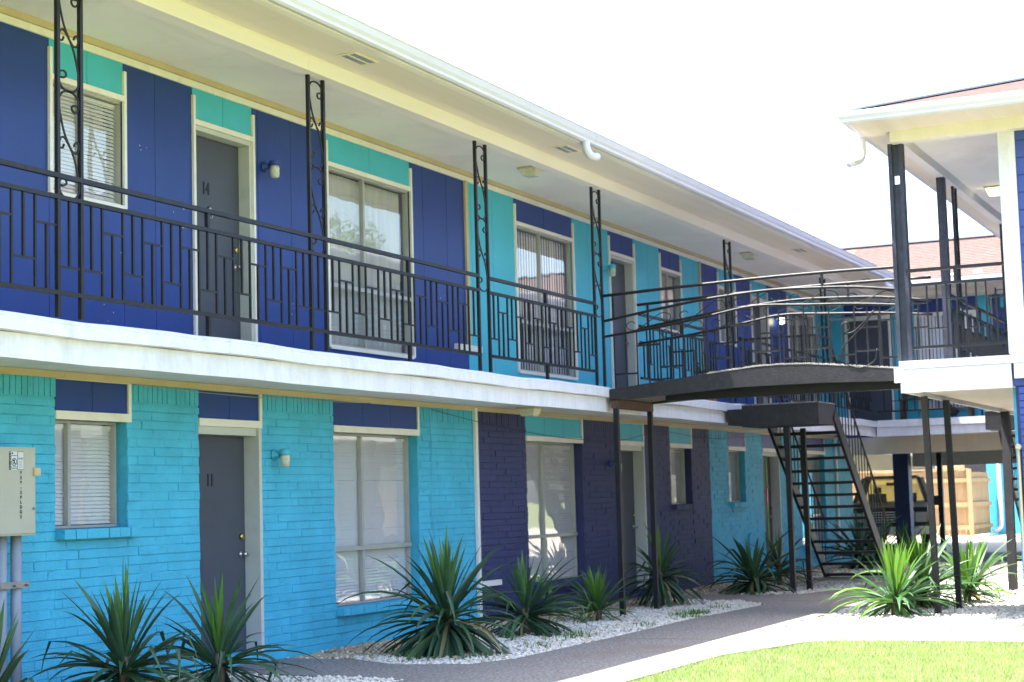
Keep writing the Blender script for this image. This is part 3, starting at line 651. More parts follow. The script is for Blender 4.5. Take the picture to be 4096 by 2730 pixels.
ceil_lamp(19.1, -0.85, 5.603, 'square glass lamp on the upper ceiling between the second and third scroll posts')
ceil_lamp(28.0, -0.85, 5.603, 'small square glass lamp far down the upper ceiling')
ceil_lamp(19.5, -0.55, 2.66, 'square glass lamp hanging under the lower balcony soffit')
ceil_lamp(23.9, -5.65, 5.603, 'lit glass lamp on the ceiling of the right hand wing', True)

# ================================================================== SCROLLWORK POSTS
SU = [(.92, .885), (.74, .88), (.63, .855), (.72, .82), (.92, .83), (1, .88), (.97, .94), (.78, .985), (.5, 1.0), (.22, .985), (.03, .93), (.0, .86), (.06, .77), (.25, .61), (.5, .5)]
SU = SU+[(1-u, 1-v) for u, v in SU[:-1][::-1]]
SS = [(.22, .475), (.1, .455), (.01, .48), (.02, .53), (.15, .56), (.32, .545), (.5, .5)]
SS2 = [(.25, .50), (.18, .465), (.05, .462), (.0, .50), (.10, .555), (.28, .56), (.5, .5), (.72, .44), (.90, .445), (1., .50), (.95, .538), (.82, .535), (.75, .50)]
def scroll_post(x0, x1, label, y=-1.2, zb=2.93, zt=5.49, zs=3.82, axis='x', nun=2, gr='scrollwork posts along the upper balcony'):
    t = thing('scrollwork_post', label, 'iron post', ((x0, y, zb) if axis == 'x' else (y, x0, zb)), gr)
    P = (lambda u, z: (u, y, z)) if axis == 'x' else (lambda u, z: (y, u, z))
    for x in (x0, x1):
        b = MB(); b.bar(P(x, zb), P(x, zt), 0.032, 0.032); b.build('upright', 'iron', t)
    H = (zt-0.04-zs)/nun; W = x1-x0-0.036
    for k in range(nun):
        z0 = zs+k*H; b = MB()
        b.tube(smoothpts([P(x0+0.018+W*u, z0+H*v) for u, v in SU], 3), 0.009, 5)
        b.build('scroll', 'iron', t, smooth=True)
        b = MB(); b.tube(smoothpts([P(x0+0.018+W*u, z0+H*v) for u, v in SS2], 3), 0.009, 5); b.build('scroll', 'iron', t, smooth=True)
    return t
PX = [9.87, 13.36, 16.82, 20.17]
names = ['tall black scrollwork post at the far left of the upper balcony', 'scrollwork post between door 14 and the wide upper window', 'scrollwork post where the upper wall turns from navy to turquoise', 'scrollwork post standing just left of the footbridge']
for x, nm in zip(PX, names): scroll_post(x, x+0.26, nm)
scroll_post(25.57, 25.85, 'scrollwork post behind the footbridge above the stair landing')
scroll_post(31.25, 31.55, 'last scrollwork post seen through the footbridge rails')
scroll_post(6.4, 6.66, 'scrollwork post beyond the left edge of the view')

# ================================================================== BALCONY RAILINGS
def railing(x0, x1, label, phase=0, y=-1.2, ztop=3.98, z2=3.82, z1=3.11, zf=2.93, n=None, axis='x', mid=True, gr='balcony railings', zfun=None):
    t = thing('balcony_railing', label, 'railing', ((x0, y, zf) if axis == 'x' else (y, x0, zf)), gr)
    P = (lambda u, z: (u, y, z)) if axis == 'x' else (lambda u, z: (y, u, z))
    L = x1-x0; s = 1 if L > 0 else -1; n = n or max(2, round(abs(L)/0.245))
    for nm, z, w, h in (('top_rail', ztop, 0.042, 0.036), ('middle_rail', z2, 0.036, 0.032), ('bottom_rail', z1, 0.036, 0.032)):
        b = MB(); b.bar(P(x0, z), P(x1, z), w, h); b.build(nm, 'iron', t)
    zh, zl = z2-0.20, z1+0.21
    for i in range(n+1):
        x = x0+L*i/n
        if 0 < i < n: b = MB(); b.bar(P(x, z1+0.014), P(x, z2-0.014), 0.0175); b.build('picket', 'iron', t)
        if i < n:
            xm = x0+L*(i+.5)/n; hi = (i+phase) % 2; zz = zh if hi else zl
            zz += ((i*7) % 3-1)*0.012
            b = MB(); b.bar(P(x, zz), P(x0+L*(i+1)/n, zz), 0.016); b.build('crossbar', 'iron', t)
            b = MB()
            if hi: b.bar(P(xm, z1+0.014), P(xm, zz), 0.019)
            else: b.bar(P(xm, zz), P(xm, z2-0.014), 0.019)
            b.build('picket', 'iron', t)
    if mid:
        xm = (x0+x1)/2
        b = MB(); b.bar(P(xm, z2+0.014), P(xm, ztop-0.015), 0.034); b.build('rail_stub', 'iron', t); b = MB(); b.bar(P(xm, zf), P(xm, z1-0.014), 0.034); b.build('rail_stub', 'iron', t)
    return t
railing(6.66, 9.87, 'balcony railing running off the left edge of the picture', 1, n=13)
railing(9.87, 10.13, 'short railing inside the leftmost scrollwork post', 0, n=1, mid=False)
railing(10.13, 13.36, 'balcony railing in front of door 14 and the small blinded window', 0, n=13)
railing(13.36, 13.62, 'short railing inside the scrollwork post right of door 14', 0, n=1, mid=False)
railing(13.62, 16.82, 'balcony railing in front of the wide window with tree reflections', 0, n=13)
railing(17.08, 20.17, 'balcony railing in front of the upper window with dark vertical blinds', 0, n=13)
railing(21.75, 25.1, 'balcony railing right of the footbridge in front of turquoise panels', 1, n=13)
railing(26.2, 31.25, 'far balcony railing beyond the stair landing', 1, n=18)
railing(31.55, 34.9, 'farthest railing of the long balcony before the corner', 1, n=12)

# ================================================================== FOOTBRIDGE
BR0, BR1 = 20.40, 21.70; YA, YE = -1.27, -5.16
def camb(y, pts):
    ys = [p[0] for p in pts][::-1]; zs = [p[1] for p in pts][::-1]; return float(np.interp(y, ys, zs))
GT = [(-1.2, 2.885), (-1.4, 2.90), (-2.0, 2.96), (-2.77, 3.035), (-3.2, 3.07), (-3.5, 3.078), (-3.9, 3.065), (-4.5, 3.00), (-5.2, 2.92)]
GB = [(-1.2, 2.735), (-1.96, 2.77), (-3.0, 2.825), (-4.0, 2.825), (-5.2, 2.79)]
br = thing('footbridge', 'black arched steel footbridge crossing between the two upper balconies', 'footbridge', (21.05, -3.2, 2.7))
ys_ = list(np.linspace(YA, YE, 28))
for nm, xa, xb in (('girder', BR0, BR0+0.04), ('girder', BR1-0.04, BR1)):
    mb = MB(); v = []
    for y in ys_: v += [(xa, y, camb(y, GB)), (xb, y, camb(y, GB)), (xb, y, camb(y, GT)), (xa, y, camb(y, GT))]
    mb.add(v, [(4*i+j, 4*i+(j+1) % 4, 4*i+4+(j+1) % 4, 4*i+4+j) for i in range(len(ys_)-1) for j in range(4)]+[(0, 1, 2, 3), tuple(4*(len(ys_)-1)+j for j in (3, 2, 1, 0))])
    mb.build(nm, 'iron_worn', br)
mb = MB(); v = []
for y in ys_: v += [(BR0+0.041, y, camb(y, GT)-0.13), (BR1-0.041, y, camb(y, GT)-0.13), (BR1-0.041, y, camb(y, GT)-0.01), (BR0+0.041, y, camb(y, GT)-0.01)]
mb.add(v, [(4*i+j, 4*i+(j+1) % 4, 4*i+4+(j+1) % 4, 4*i+4+j) for i in range(len(ys_)-1) for j in range(4)]+[(0, 1, 2, 3), tuple(4*(len(ys_)-1)+j for j in (3, 2, 1, 0))])
mb.build('deck', 'concrete', br)
# ragged mortar line along the top of the girder
mb = MB()
for k in range(90):
    y = -2.6-2.5*k/90; z = camb(y, GT); s_ = random.uniform(0.006, 0.016); mb.box(BR0-0.004, y-0.03, z-0.004, BR0+0.04, y+0.012, z+s_)
mb.build('mortar_edge', 'gravel', br, kind='stuff')
mb = MB(); mb.bar((BR0+0.40, -1.9, 2.80), (BR0+0.40, YE, 2.80), 0.10, 0.16); mb.build('floor_beam', 'iron', br)
mb = MB(); mb.bar((BR0, -1.33, 2.70), (BR1, -1.33, 2.70), 0.09, 0.11); mb.build('cross_beam', 'brown', br)
mb = MB(); mb.bar((BR0+0.1, -5.1, 2.70), (BR1, -5.1, 2.70), 0.09, 0.11); mb.build('cross_beam', 'iron', br)
def rail_path(xc, pts, r, nm, mat='iron'):
    mb = MB(); mb.tube([(xc, y, z) for y, z in smoothpts(pts, 4)], r, 8); mb.build(nm, mat, br, smooth=True)
R_T = [(-1.2, 4.10), (-2.36, 4.14), (-3.4, 4.165), (-4.3, 4.17), (-5.16, 4.16)]
R_2 = [(-1.2, 3.77), (-1.9, 3.87), (-2.5, 3.945), (-3.0, 3.985), (-3.45, 4.005), (-3.9, 3.995), (-4.5, 3.96), (-5.16, 3.87)]
R_3 = [(-1.2, 3.57), (-1.9, 3.64), (-2.5, 3.72), (-3.0, 3.80), (-3.2, 3.82), (-3.42, 3.82), (-3.9, 3.79), (-4.5, 3.755), (-5.16, 3.69)]
def bridge_rails(xc, dz=0.0):
    rail_path(xc, [(y, z+dz) for y, z in R_T], 0.020, 'top_rail'); rail_path(xc, [(y, z+dz) for y, z in R_2], 0.018, 'middle_rail'); rail_path(xc, [(y, z+dz) for y, z in R_3], 0.017, 'lower_rail')
    n = 12; y0, y1 = -1.35, -5.1
    for i in range(n+1):
        y = y0+(y1-y0)*i/n; zt = camb(y, R_3)+dz; zb = camb(y, GT)-0.02
        b = MB(); b.bar((xc, y, zb), (xc, y, zt), 0.016); b.build('picket', 'iron', br)
        if i < n:
            ym = y0+(y1-y0)*(i+.5)/n; y2 = y0+(y1-y0)*(i+1)/n; hi = i % 2; zz = (zt-0.19) if hi else zb+0.20
            b = MB(); b.bar((xc, y, zz), (xc, y2, zz), 0.022); b.build('crossbar', 'iron', br)
            b = MB(); b.bar((xc, ym, zb if hi else zz), (xc, ym, zz if hi else camb(ym, R_3)+dz), 0.014); b.build('picket', 'iron', br)
    for y in (-1.35, -2.9, -4.1):
        b = MB(); b.bar((xc, y, camb(y, R_2)+dz), (xc, y, camb(y, R_T)+dz), 0.028); b.build('rail_stub', 'iron', br)
    for k in range(5):
        ya, yb = -1.5-0.72*k, -1.5-0.72*k-0.66
        pts = [(xc, ya+(yb-ya)*u_, camb(ya+(yb-ya)*u_, R_3)+dz+0.012+0.16*v_) for u_, v_ in [(.22, .55), (.15, .75), (.05, .6), (.08, .2), (.25, .02), (.5, .5), (.75, .98), (.92, .8), (.95, .4), (.85, .25), (.78, .45)]]
        b = MB(); b.tube(smoothpts(pts, 4), 0.006, 5); b.build('scroll', 'iron', br, smooth=True)
bridge_rails(BR0+0.02); bridge_rails(BR1-0.02, 0.0)
# big scroll at the right end of the near side
b = MB(); b.tube(smoothpts([(BR0-0.0, -4.30, 3.50), (BR0, -4.38, 3.54), (BR0, -4.42, 3.46), (BR0, -4.35, 3.40), (BR0, -4.5, 3.44), (BR0, -4.72, 3.66), (BR0, -4.60, 3.5), (BR0, -4.30, 3.2), (BR0, -4.34, 3.05), (BR0, -4.52, 2.98), (BR0, -4.70, 3.05), (BR0, -4.74, 3.2)], 4), 0.008, 5); b.build('scroll', 'iron', br, smooth=True)
# bridge and landing posts
def post(p, q, wd, label, nm='steel_post', mat='iron', gr='plain posts carrying the footbridge and landings'):
    mb = MB(); mb.bar(p, q, wd, wd); return tag(mb.build(nm, mat, None, org=p), label, 'post', gr)
post((20.46, -1.33, -0.05), (20.46, -1.33, 2.645), 0.062, 'left black post under the wall end of the footbridge')
post((21.68, -1.33, -0.05), (21.68, -1.33, 2.645), 0.062, 'right black post under the wall end of the footbridge')
post((20.92, -5.20, -0.05), (20.50, -5.25, 2.60), 0.07, 'leaning post behind the nearest sunlit yucca', mat='iron_worn')
post((21.88, -5.27, -0.05), (21.60, -5.29, 2.60), 0.07, 'leaning post just right of the nearest sunlit yucca')
post((25.59, -5.33, -0.05), (25.9, -5.30, 2.60), 0.12, 'thick post at the right edge under the white slab', mat='iron_worn')
post((25.18, -2.2, -0.05), (25.18, -2.2, 2.50), 0.075, 'left post below the stair landing')
post((26.08, -2.2, -0.05), (26.06, -2.2, 2.50), 0.075, 'right post below the stair landing')
post((39.1, -1.65, -0.05), (39.0, -1.68, 2.63), 0.11, 'distant thin post in front of the wooden fence')

# ================================================================== STAIRCASES
def staircase(label, x0, ya, yb, xe, side=1):
    """landing spans x0..x0+0.95, y from ya (outer/stair side) ; flight descends to xe"""
    t = thing('steel_staircase', label, 'staircase', (x0, (ya+yb)/2, 0), 'black outdoor staircases')
    lx0, lx1 = x0, x0+0.92; y0, y1 = sorted((ya, yb))
    m = MB(); m.box(lx0, y0, 2.52, lx1, y1, 2.84); m.build('landing', 'iron_worn', t)
    m = MB(); m.box(lx0+0.1, y1+0.001 if side == 1 else y0-0.02, 2.56, lx1-0.1, y1+0.26 if side == 1 else y0-0.001, 2.80); m.build('landing_bracket', 'iron_worn', t)
    m = MB(); m.box(lx0-0.01, y0-0.01, 2.842, lx1, y1, 2.86); m.build('landing_floor', 'concrete', t)
    st0, st1 = (-2.72, -1.66) if side == 1 else (-5.1, -4.2)
    ztop = 2.72; n = 14; sx0 = lx1+0.02
    for y in (st0, st1):
        m = MB(); m.bar((sx0-0.05, y, ztop-0.02), (xe, y, 0.02), 0.045, 0.22); m.build('stringer', 'iron', t)
    for i in range(n):
        f = (i+0.55)/n; x = sx0+(xe-sx0)*f; z = ztop*(1-f)+0.03
        m = MB(); m.box(x-0.13, st0+0.024, z-0.045, x+0.13, st1-0.024, z); m.build('tread', 'iron', t)
    for y in (st0, st1):
        hr = [(sx0, y, ztop+0.98), (xe, y, 0.95)]
        m = MB(); m.tube(hr, 0.018, 8); m.build('handrail', 'iron', t, smooth=True)
        for i in range(17):
            f = (i+.4)/17; x = sx0+(xe-sx0)*f; z = ztop*(1-f)
            m = MB(); m.bar((x, y, z), (x, y, z+0.97), 0.014); m.build('baluster', 'iron', t)
    # landing railing
    m = MB(); m.bar((lx0, y0, 2.86), (lx0, y0, 3.85), 0.03); m.bar((lx0, y0, 3.85), (lx1, y0, 3.85), 0.03); m.bar((lx1, y0, 2.86), (lx1, y0, 3.85), 0.03); m.bar((lx0, y0, 3.85), (lx0, y1, 3.85), 0.03); m.build('landing_rail', 'iron', t)
    for i in range(7):
        m = MB(); y = y0+(y1-y0)*(i+.5)/7; m.bar((lx0, y, 2.86), (lx0, y, 3.84), 0.014); m.build('baluster', 'iron', t)
    return t
staircase('black open tread staircase going down from the long balcony to the walkway', 25.1, -2.72, -1.53, 29.2, 1)
staircase('second black staircase glimpsed past the right edge wall', 31.0, -4.12, -5.14, 34.8, -1)
# bottom step pad
sheet('step_pad', [[(28.4, -1.5), (30.2, -1.5), (30.2, -2.9), (28.4, -2.9)]], 0.05, 'light_concrete', 0.06)

# ================================================================== RIGHT WING
rw = thing('apartment_wing', 'apartment wing at the right edge with hipped salmon roof and white slab end', 'building', (19.5, -8, 0))
def R(mb, name, mat, parent=None, **kw): return mb.build(name, mat, parent or rw, **kw)
WX = 19.62; WY = -6.42; WX1 = 34.5; WY1 = -15.0
m = MB(); m.box(WX, WY1, 2.62, WX1, WY, 5.6); R(m, 'upper_wall', 'end_navy')
m = MB(); m.box(WX+0.02, WY1, 0, WX1, WY-0.02, 2.62); R(m, 'lower_wall', 'navy_brick')
z = 3.02; k = 0
while z < 5.5:
    m = MB(); y0 = WY-0.17
    m.add([(WX-0.002, y0, z), (WX-0.022, y0, z), (WX-0.006, y0, z+0.192), (WX-0.002, y0, z+0.192), (WX-0.002, WY1, z), (WX-0.022, WY1, z), (WX-0.006, WY1, z+0.192), (WX-0.002, WY1, z+0.192)],
          [(0, 1, 2, 3), (7, 6, 5, 4), (0, 4, 5, 1), (1, 5, 6, 2), (2, 6, 7, 3)])
    R(m, 'siding_board', 'end_navy'); z += 0.196
m = MB(); m.box(WX-0.04, WY-0.165, 2.98, WX+0.1, WY+0.02, 5.48); R(m, 'corner_board', 'slab')
m = MB()
for q in range(33):
    y = WY-0.06
    while y > -8.5:
        L_ = 0.39; s0 = y-(0.2 if q % 2 and y > WY-0.1 else L_); m.box(WX-0.015+random.uniform(-.008, .004), s0+0.009, 0.02+q*ROW, WX+0.021, y, 0.02+q*ROW+0.069); y = s0
R(m, 'brickwork', 'end_navy', kind='stuff')
m = MB(); m.box(WX-0.03, WY-0.035, 0.3, WX+0.02, WY-0.012, 1.92); R(m, 'conduit_pipe', 'tan')
m = MB(); m.lathe((WX-0.04, WY-0.03, 1.94), [(0.03, 0), (0.035, -0.03), (0.025, -0.05)], 12, 'x'); R(m, 'meter_cap', 'box')
# slab of the right balcony
SX = 19.58
m = MB(); m.box(SX, WY+0.001, 2.80, WX1, -5.20, 2.955); R(m, 'balcony_slab', 'slab')
m = MB(); m.box(SX-0.035, WY+0.001, 2.872, SX-0.001, -5.18, 2.962); R(m, 'slab_edge', 'slab')
m = MB(); m.box(SX-0.022, WY+0.001, 2.60, SX+0.02, -5.185, 2.868); R(m, 'fascia_board', 'slab')
m = MB(); m.box(SX+0.021, -5.24, 2.60, WX1, -5.20, 2.868); R(m, 'fascia_board', 'slab')
m = MB(); m.box(SX-0.04, -5.22, 2.72, SX+0.02, -5.12, 2.90); R(m, 'fascia_block', 'slab')
for a, b in ((SX+0.022, 22), (22.004, 24.5), (24.504, 27), (27.004, WX1)):
    m = MB(); m.box(a, WY+0.002, 2.655, b, -5.242, 2.675); R(m, 'balcony_soffit', 'eave')
m = MB(); m.box(SX-0.05, WY1, 2.87, WX-0.001, WY-0.0, 2.99); R(m, 'band_board', 'slab')
m = MB(); m.box(SX-0.035, WY1, 2.70, WX-0.001, WY-0.03, 2.868); R(m, 'band_board', 'slab')
# roof beam, ceiling, soffit, gutters
m = MB(); m.box(19.46, WY+0.0, 5.48, 19.62, -5.22, 5.66); R(m, 'roof_beam', 'beam')
m = MB(); m.box(19.46, WY1, 5.48, 19.61, WY-0.001, 5.66); R(m, 'roof_beam', 'beam')
m = MB(); m.box(19.63, -5.32, 5.49, 36, -5.20, 5.66); R(m, 'roof_beam', 'beam')
for a, b in ((19.63, 21.4), (21.404, 23.8), (23.804, 26.4), (26.404, 36)):
    m = MB(); m.box(a, WY, 5.603, b, -5.321, 5.62); R(m, 'ceiling_panel', 'ceiling')
m = MB(); m.box(18.78, WY1, 5.605, 19.459, -4.92, 5.64); m.box(19.459, -5.199, 5.605, 36, -4.92, 5.64); R(m, 'eave_soffit', 'eave')
gp = [(0.0, 5.60), (0.045, 5.595), (0.075, 5.615), (0.08, 5.64), (0.105, 5.67), (0.115, 5.715), (0.10, 5.725), (0.0, 5.72)]
m = MB()
v = [(18.78-a, WY1, z_) for a, z_ in gp]+[(18.78-a, -4.92+a, z_) for a, z_ in gp]+[(34.95, -4.92+a, z_) for a, z_ in gp]; n_ = len(gp)
m.add(v, [(i*n_+j, i*n_+(j+1) % n_, (i+1)*n_+(j+1) % n_, (i+1)*n_+j) for i in range(2) for j in range(n_)]+[tuple(range(n_))]); R(m, 'gutter', 'gutter')
# hipped roof
ex, ey = 18.76, -4.90; ez = 5.735; yr = -10.7; sl_ = 0.30; zr = ez+(ey-yr)*sl_
m = MB(); m.add([(ex, ey, ez), (ex, -16.5, ez), (ex+5.8, yr, zr), (36, yr, zr), (36, ey, ez), (36, -16.5, ez), (ex, ey, ez-0.05), (ex, -16.5, ez-0.05), (36, ey, ez-0.05), (36, -16.5, ez-0.05)],
    [(0, 2, 1), (0, 4, 3, 2), (1, 2, 3, 5), (0, 1, 7, 6), (0, 6, 8, 4), (1, 5, 9, 7), (4, 8, 9, 5, 3)]); R(m, 'roof', 'shingle_red')
m = MB(); m.bar((ex, ey, ez+0.01), (ex+5.8, yr, zr+0.01), 0.16, 0.02); R(m, 'hip_cap', 'conduit')
# courtyard face of this wing
for i, (a, b, c_) in enumerate([(19.7, 22.3, 'navy'), (22.3, 24.5, 'teal'), (24.5, 27.2, 'navy'), (27.2, 30.2, 'teal'), (30.2, 34.4, 'navy')]):
    m = MB(); m.box(a+0.003, WY+0.001, 2.96, b-0.003, WY+0.03, 5.6); R(m, 'wall_panel', c_)
    m = MB(); m.box(a+0.003, WY-0.019, 0, b-0.003, WY+0.02, 2.6); R(m, 'brick_panel', 'teal_brick' if c_ == 'navy' else 'navy_brick')
    for zz, hh in ((0.9, 1.3), (3.7, 1.3)):
        m = MB(); xm = (a+b)/2; m.box(xm-0.6, WY+0.032, zz, xm+0.6, WY+0.06, zz+hh); wn = R(m, 'window', 'white')
        for s_ in (-1, 1):
            m = MB(); m.box(xm+(0.03 if s_ > 0 else -0.55), WY+0.061, zz+0.05, xm+(0.55 if s_ > 0 else -0.03), WY+0.066, zz+hh-0.05); R(m, 'pane', 'glass', wn)
# wing posts
t = thing('steel_column', 'broad black column with a slot carrying the near corner of the right wing roof', 'column', (19.66, -5.24, 2.96))
for dy in (-0.062, 0.062):
    m = MB(); m.box(19.60, -5.24+dy-0.022, 2.96, 19.72, -5.24+dy+0.022, 5.49); m.build('side_plate', 'column', t)
m = MB(); m.box(19.64, -5.28, 2.96, 19.68, -5.20, 5.02); m.box(19.64, -5.28, 5.12, 19.68, -5.20, 5.49); m.build('web', 'column', t)
m = MB(); m.box(22.08, -5.31, 2.96, 22.20, -5.21, 5.49); tag(m.build('steel_column', 'column', None, org=(22.14, -5.26, 2.96)), 'square dark column second from the corner on the right wing balcony', 'column')
scroll_post(22.85, 23.05, 'slim scrollwork post on the right wing balcony', y=-5.27, zb=2.96, gr='scrollwork posts of the right wing')
scroll_post(26.6, 26.82, 'scrollwork post deeper along the right wing balcony', y=-5.27, zb=2.96, gr='scrollwork posts of the right wing')
railing(-5.30, -6.40, 'railing closing the end of the right wing balcony', 1, y=19.62, ztop=4.0, z2=3.83, z1=3.11, zf=2.96, n=5, axis='y', mid=True)
railing(22.2, 26.6, 'railing of the right wing balcony past the footbridge', 1, y=-5.27, zf=2.96, n=18)
railing(26.82, 28.6, 'short railing beside the second staircase', 1, y=-5.27, zf=2.96, n=7)
# downspout of the right wing
m = MB(); m.tube(smoothpts([(19.6, -4.86, 5.62), (19.6, -4.86, 5.5), (19.58, -4.86, 5.40), (19.5, -4.84, 5.32), (19.3, -4.78, 5.26)], 4), 0.05, 10)
tag(m.build('downspout_elbow', 'gutter', None, smooth=True, org=(19.6, -4.86, 5.6)), 'curved downspout elbow below the corner gutter of the right wing', 'downspout')

# ================================================================== BACK WING
bk = thing('rear_wing', 'rear wing with salmon roof and carport beneath closing the courtyard', 'building', (36.4, -4, 0))
def K(mb, name, mat, parent=None, **kw): return mb.build(name, mat, parent or bk, **kw)
X = 36.4
def kp(y0, y1, z0, z1, mat, x=X, t=0.03, nm='wall_panel', par=None):
    m = MB(); m.box(x-t, min(y0, y1)+0.003, z0, x-0.001, max(y0, y1)-0.003, z1); return K(m, nm, mat, par)
m = MB(); m.box(X, -13, 2.6, 40.6, -0.01, 5.6); K(m, 'upper_wall', 'navy')
kp(0.0, -0.33, 2.93, 5.5, 'teal'); kp(-0.33, -1.32, 5.25, 5.5, 'navy'); kp(-1.34, -1.83, 2.93, 5.5, 'teal'); kp(-1.83, -3.12, 5.22, 5.5, 'navy')
kp(-3.16, -3.40, 2.93, 5.5, 'teal'); kp(-3.46, -3.62, 2.93, 5.5, 'navy'); kp(-3.62, -4.4, 5.22, 5.5, 'teal'); kp(-4.4, -5.6, 2.93, 5.5, 'navy'); kp(-1.83, -3.12, 2.93, 3.15, 'teal'); kp(-3.62, -4.4, 2.93, 3.9, 'navy')
# wide dark screen door
m = MB(); m.box(X-0.05, -1.33, 2.93, X-0.001, -1.27, 5.24); m.box(X-0.05, -0.38, 2.93, X-0.001, -0.33, 5.24); m.box(X-0.05, -1.269, 5.14, X-0.001, -0.381, 5.24); K(m, 'door_casing', 'white')
m = MB(); m.box(X-0.02, -1.265, 2.93, X-0.001, -0.385, 5.13); dd = K(m, 'screen_door', 'door')
m = MB(); m.lathe((X-0.03, -1.2, 3.9), [(0.02, 0.0), (0.02, -0.03)], 8, 'x'); K(m, 'door_knob', 'steel', dd)
m = MB(); m.box(X-0.05, -3.12, 3.15, X-0.001, -3.07, 5.21); m.box(X-0.05, -1.88, 3.15, X-0.001, -1.835, 5.21); m.box(X-0.05, -3.069, 5.14, X-0.001, -1.881, 5.21); m.box(X-0.05, -3.069, 3.15, X-0.001, -1.881, 3.2)
wn = K(m, 'window', 'white')
y = -1.9
while y > -3.05:
    m = MB(); m.box(X-0.02, y-0.055, 3.2, X-0.005, y, 5.14); K(m, 'blind_slat', 'blind', wn); y -= 0.075
kp(-3.70, -4.35, 3.95, 5.2, 'blind', nm='window'); kp(-3.42, -3.455, 2.93, 5.5, 'tan', nm='trim_board', t=0.05)
# slab, fascias, ceiling, soffit
m = MB(); m.box(35.0, -13, 2.79, X-0.031, -1.265, 2.93); K(m, 'balcony_slab', 'slab')
m = MB(); m.box(35.03, -13, 2.60, 35.07, -1.24, 2.788); K(m, 'fascia_board', 'slab')
m = MB(); m.box(35.08, -13, 2.64, 40.6, -1.3, 2.66); K(m, 'carport_ceiling', 'eave')
m = MB(); m.box(36.35, -13, 2.27, 36.5, -0.02, 2.638); K(m, 'carport_header', 'eave')
m = MB(); m.box(40.3, -13, 2.04, 40.5, -0.8, 2.638); K(m, 'carport_beam', 'eave')
m = MB(); m.box(X-0.05, -13, 5.50, X-0.001, -0.001, 5.6); K(m, 'cornice_trim', 'white')
m = MB(); m.box(35.6, -13, 5.50, 35.75, -1.34, 5.64); K(m, 'roof_beam', 'eave')
m = MB(); m.box(34.95, -13, 5.605, 35.599, -1.34, 5.63); K(m, 'eave_soffit', 'eave'); m = MB(); m.box(35.751, -13, 5.605, X-0.05, -1.15, 5.63); K(m, 'ceiling_panel', 'ceiling')
m = MB(); m.box(34.83, -13, 5.61, 34.95, -2.14, 5.735); K(m, 'gutter', 'gutter')
m = MB(); m.add([(34.85, -14, 5.74), (34.85, 0, 5.74), (38.1, 3.2, 6.97), (38.1, -14, 6.97), (41.4, -14, 5.74), (41.4, 0, 5.74), (34.85, -14, 5.70), (41.4, -14, 5.70), (34.85, 0, 5.70), (41.4, 0, 5.70)],
    [(0, 1, 2, 3), (3, 2, 5, 4), (0, 3, 4, 7, 6), (6, 7, 9, 8), (0, 6, 8, 1)]); K(m, 'roof', 'shingle')
m = MB(); m.bar((38.1, 3.2, 6.98), (38.1, -14, 6.98), 0.25, 0.03); K(m, 'ridge_cap', 'conduit')
m = MB()
for k in range(24):
    f = (k+.5)/24; m.box(34.85+3.25*f, -13.9, 5.742+1.23*f, 34.85+3.25*f+0.02, -0.3, 5.752+1.23*f)
K(m, 'shingle_courses', 'shingle', kind='stuff')
for (yy, zz) in ((-2.3, 5.76), (-2.9, 5.78), (-3.35, 5.80)):
    m = MB(); m.tube([(35.1, yy, zz), (35.1, yy-0.16, zz+0.03)], 0.07, 10); tag(m.build('roof_vent_cap', 'gutter', None, smooth=True, org=(35.1, yy, zz)), {-2.3: 'white vent cap low on the rear roof left of the broad column', -2.9: 'white vent cap low on the rear roof between the columns', -3.35: 'white vent cap low on the rear roof by the slim post'}[yy], 'vent cap', 'white caps on the rear roof')
railing(-1.25, -5.0, 'railing along the rear wing balcony', 1, y=35.08, n=12, axis='y', zf=2.93)
scroll_post(-3.75, -3.95, 'scrollwork post at the rear balcony', y=35.08, axis='y', gr='scrollwork posts of the rear wing')
# bench, grill on the rear balcony
t = thing('wooden_bench', 'dark brown slatted bench on the rear balcony', 'bench', (35.8, -2.3, 2.93))
for k in range(4):
    m = MB(); m.box(35.75+k*0.09, -3.05, 3.36, 35.82+k*0.09, -1.55, 3.39); m.build('seat_slat', 'brown', t)
for k in range(3):
    m = MB(); m.box(36.12, -3.05, 3.45+k*0.13, 36.15, -1.55, 3.55+k*0.13); m.build('back_slat', 'brown', t)
for yy in (-1.6, -3.0):
    m = MB(); m.box(35.76, yy-0.03, 2.93, 35.82, yy+0.03, 3.36); m.build('leg', 'brown', t); m = MB(); m.box(36.09, yy-0.03, 2.93, 36.118, yy+0.03, 3.85); m.build('leg', 'brown', t)
t = thing('kettle_grill', 'small black round kettle grill on the rear balcony floor', 'grill', (35.5, -2.68, 2.93))
m = MB(); m.lathe((35.5, -2.68, 3.06), [(0.02, -0.09), (0.12, -0.06), (0.16, 0.0), (0.16, 0.01)], 16); m.build('bowl', 'iron', t, smooth=True)
m = MB(); m.lathe((35.5, -2.68, 3.07), [(0.16, 0.005), (0.12, 0.07), (0.03, 0.10), (0.02, 0.13)], 16); m.build('lid', 'iron', t, smooth=True)
for a in range(3):
    m = MB(); m.bar((35.5+0.08*math.cos(a*2.1), -2.68+0.08*math.sin(a*2.1), 3.02), (35.5+0.12*math.cos(a*2.1), -2.68+0.12*math.sin(a*2.1), 2.93), 0.015); m.build('leg', 'iron', t)

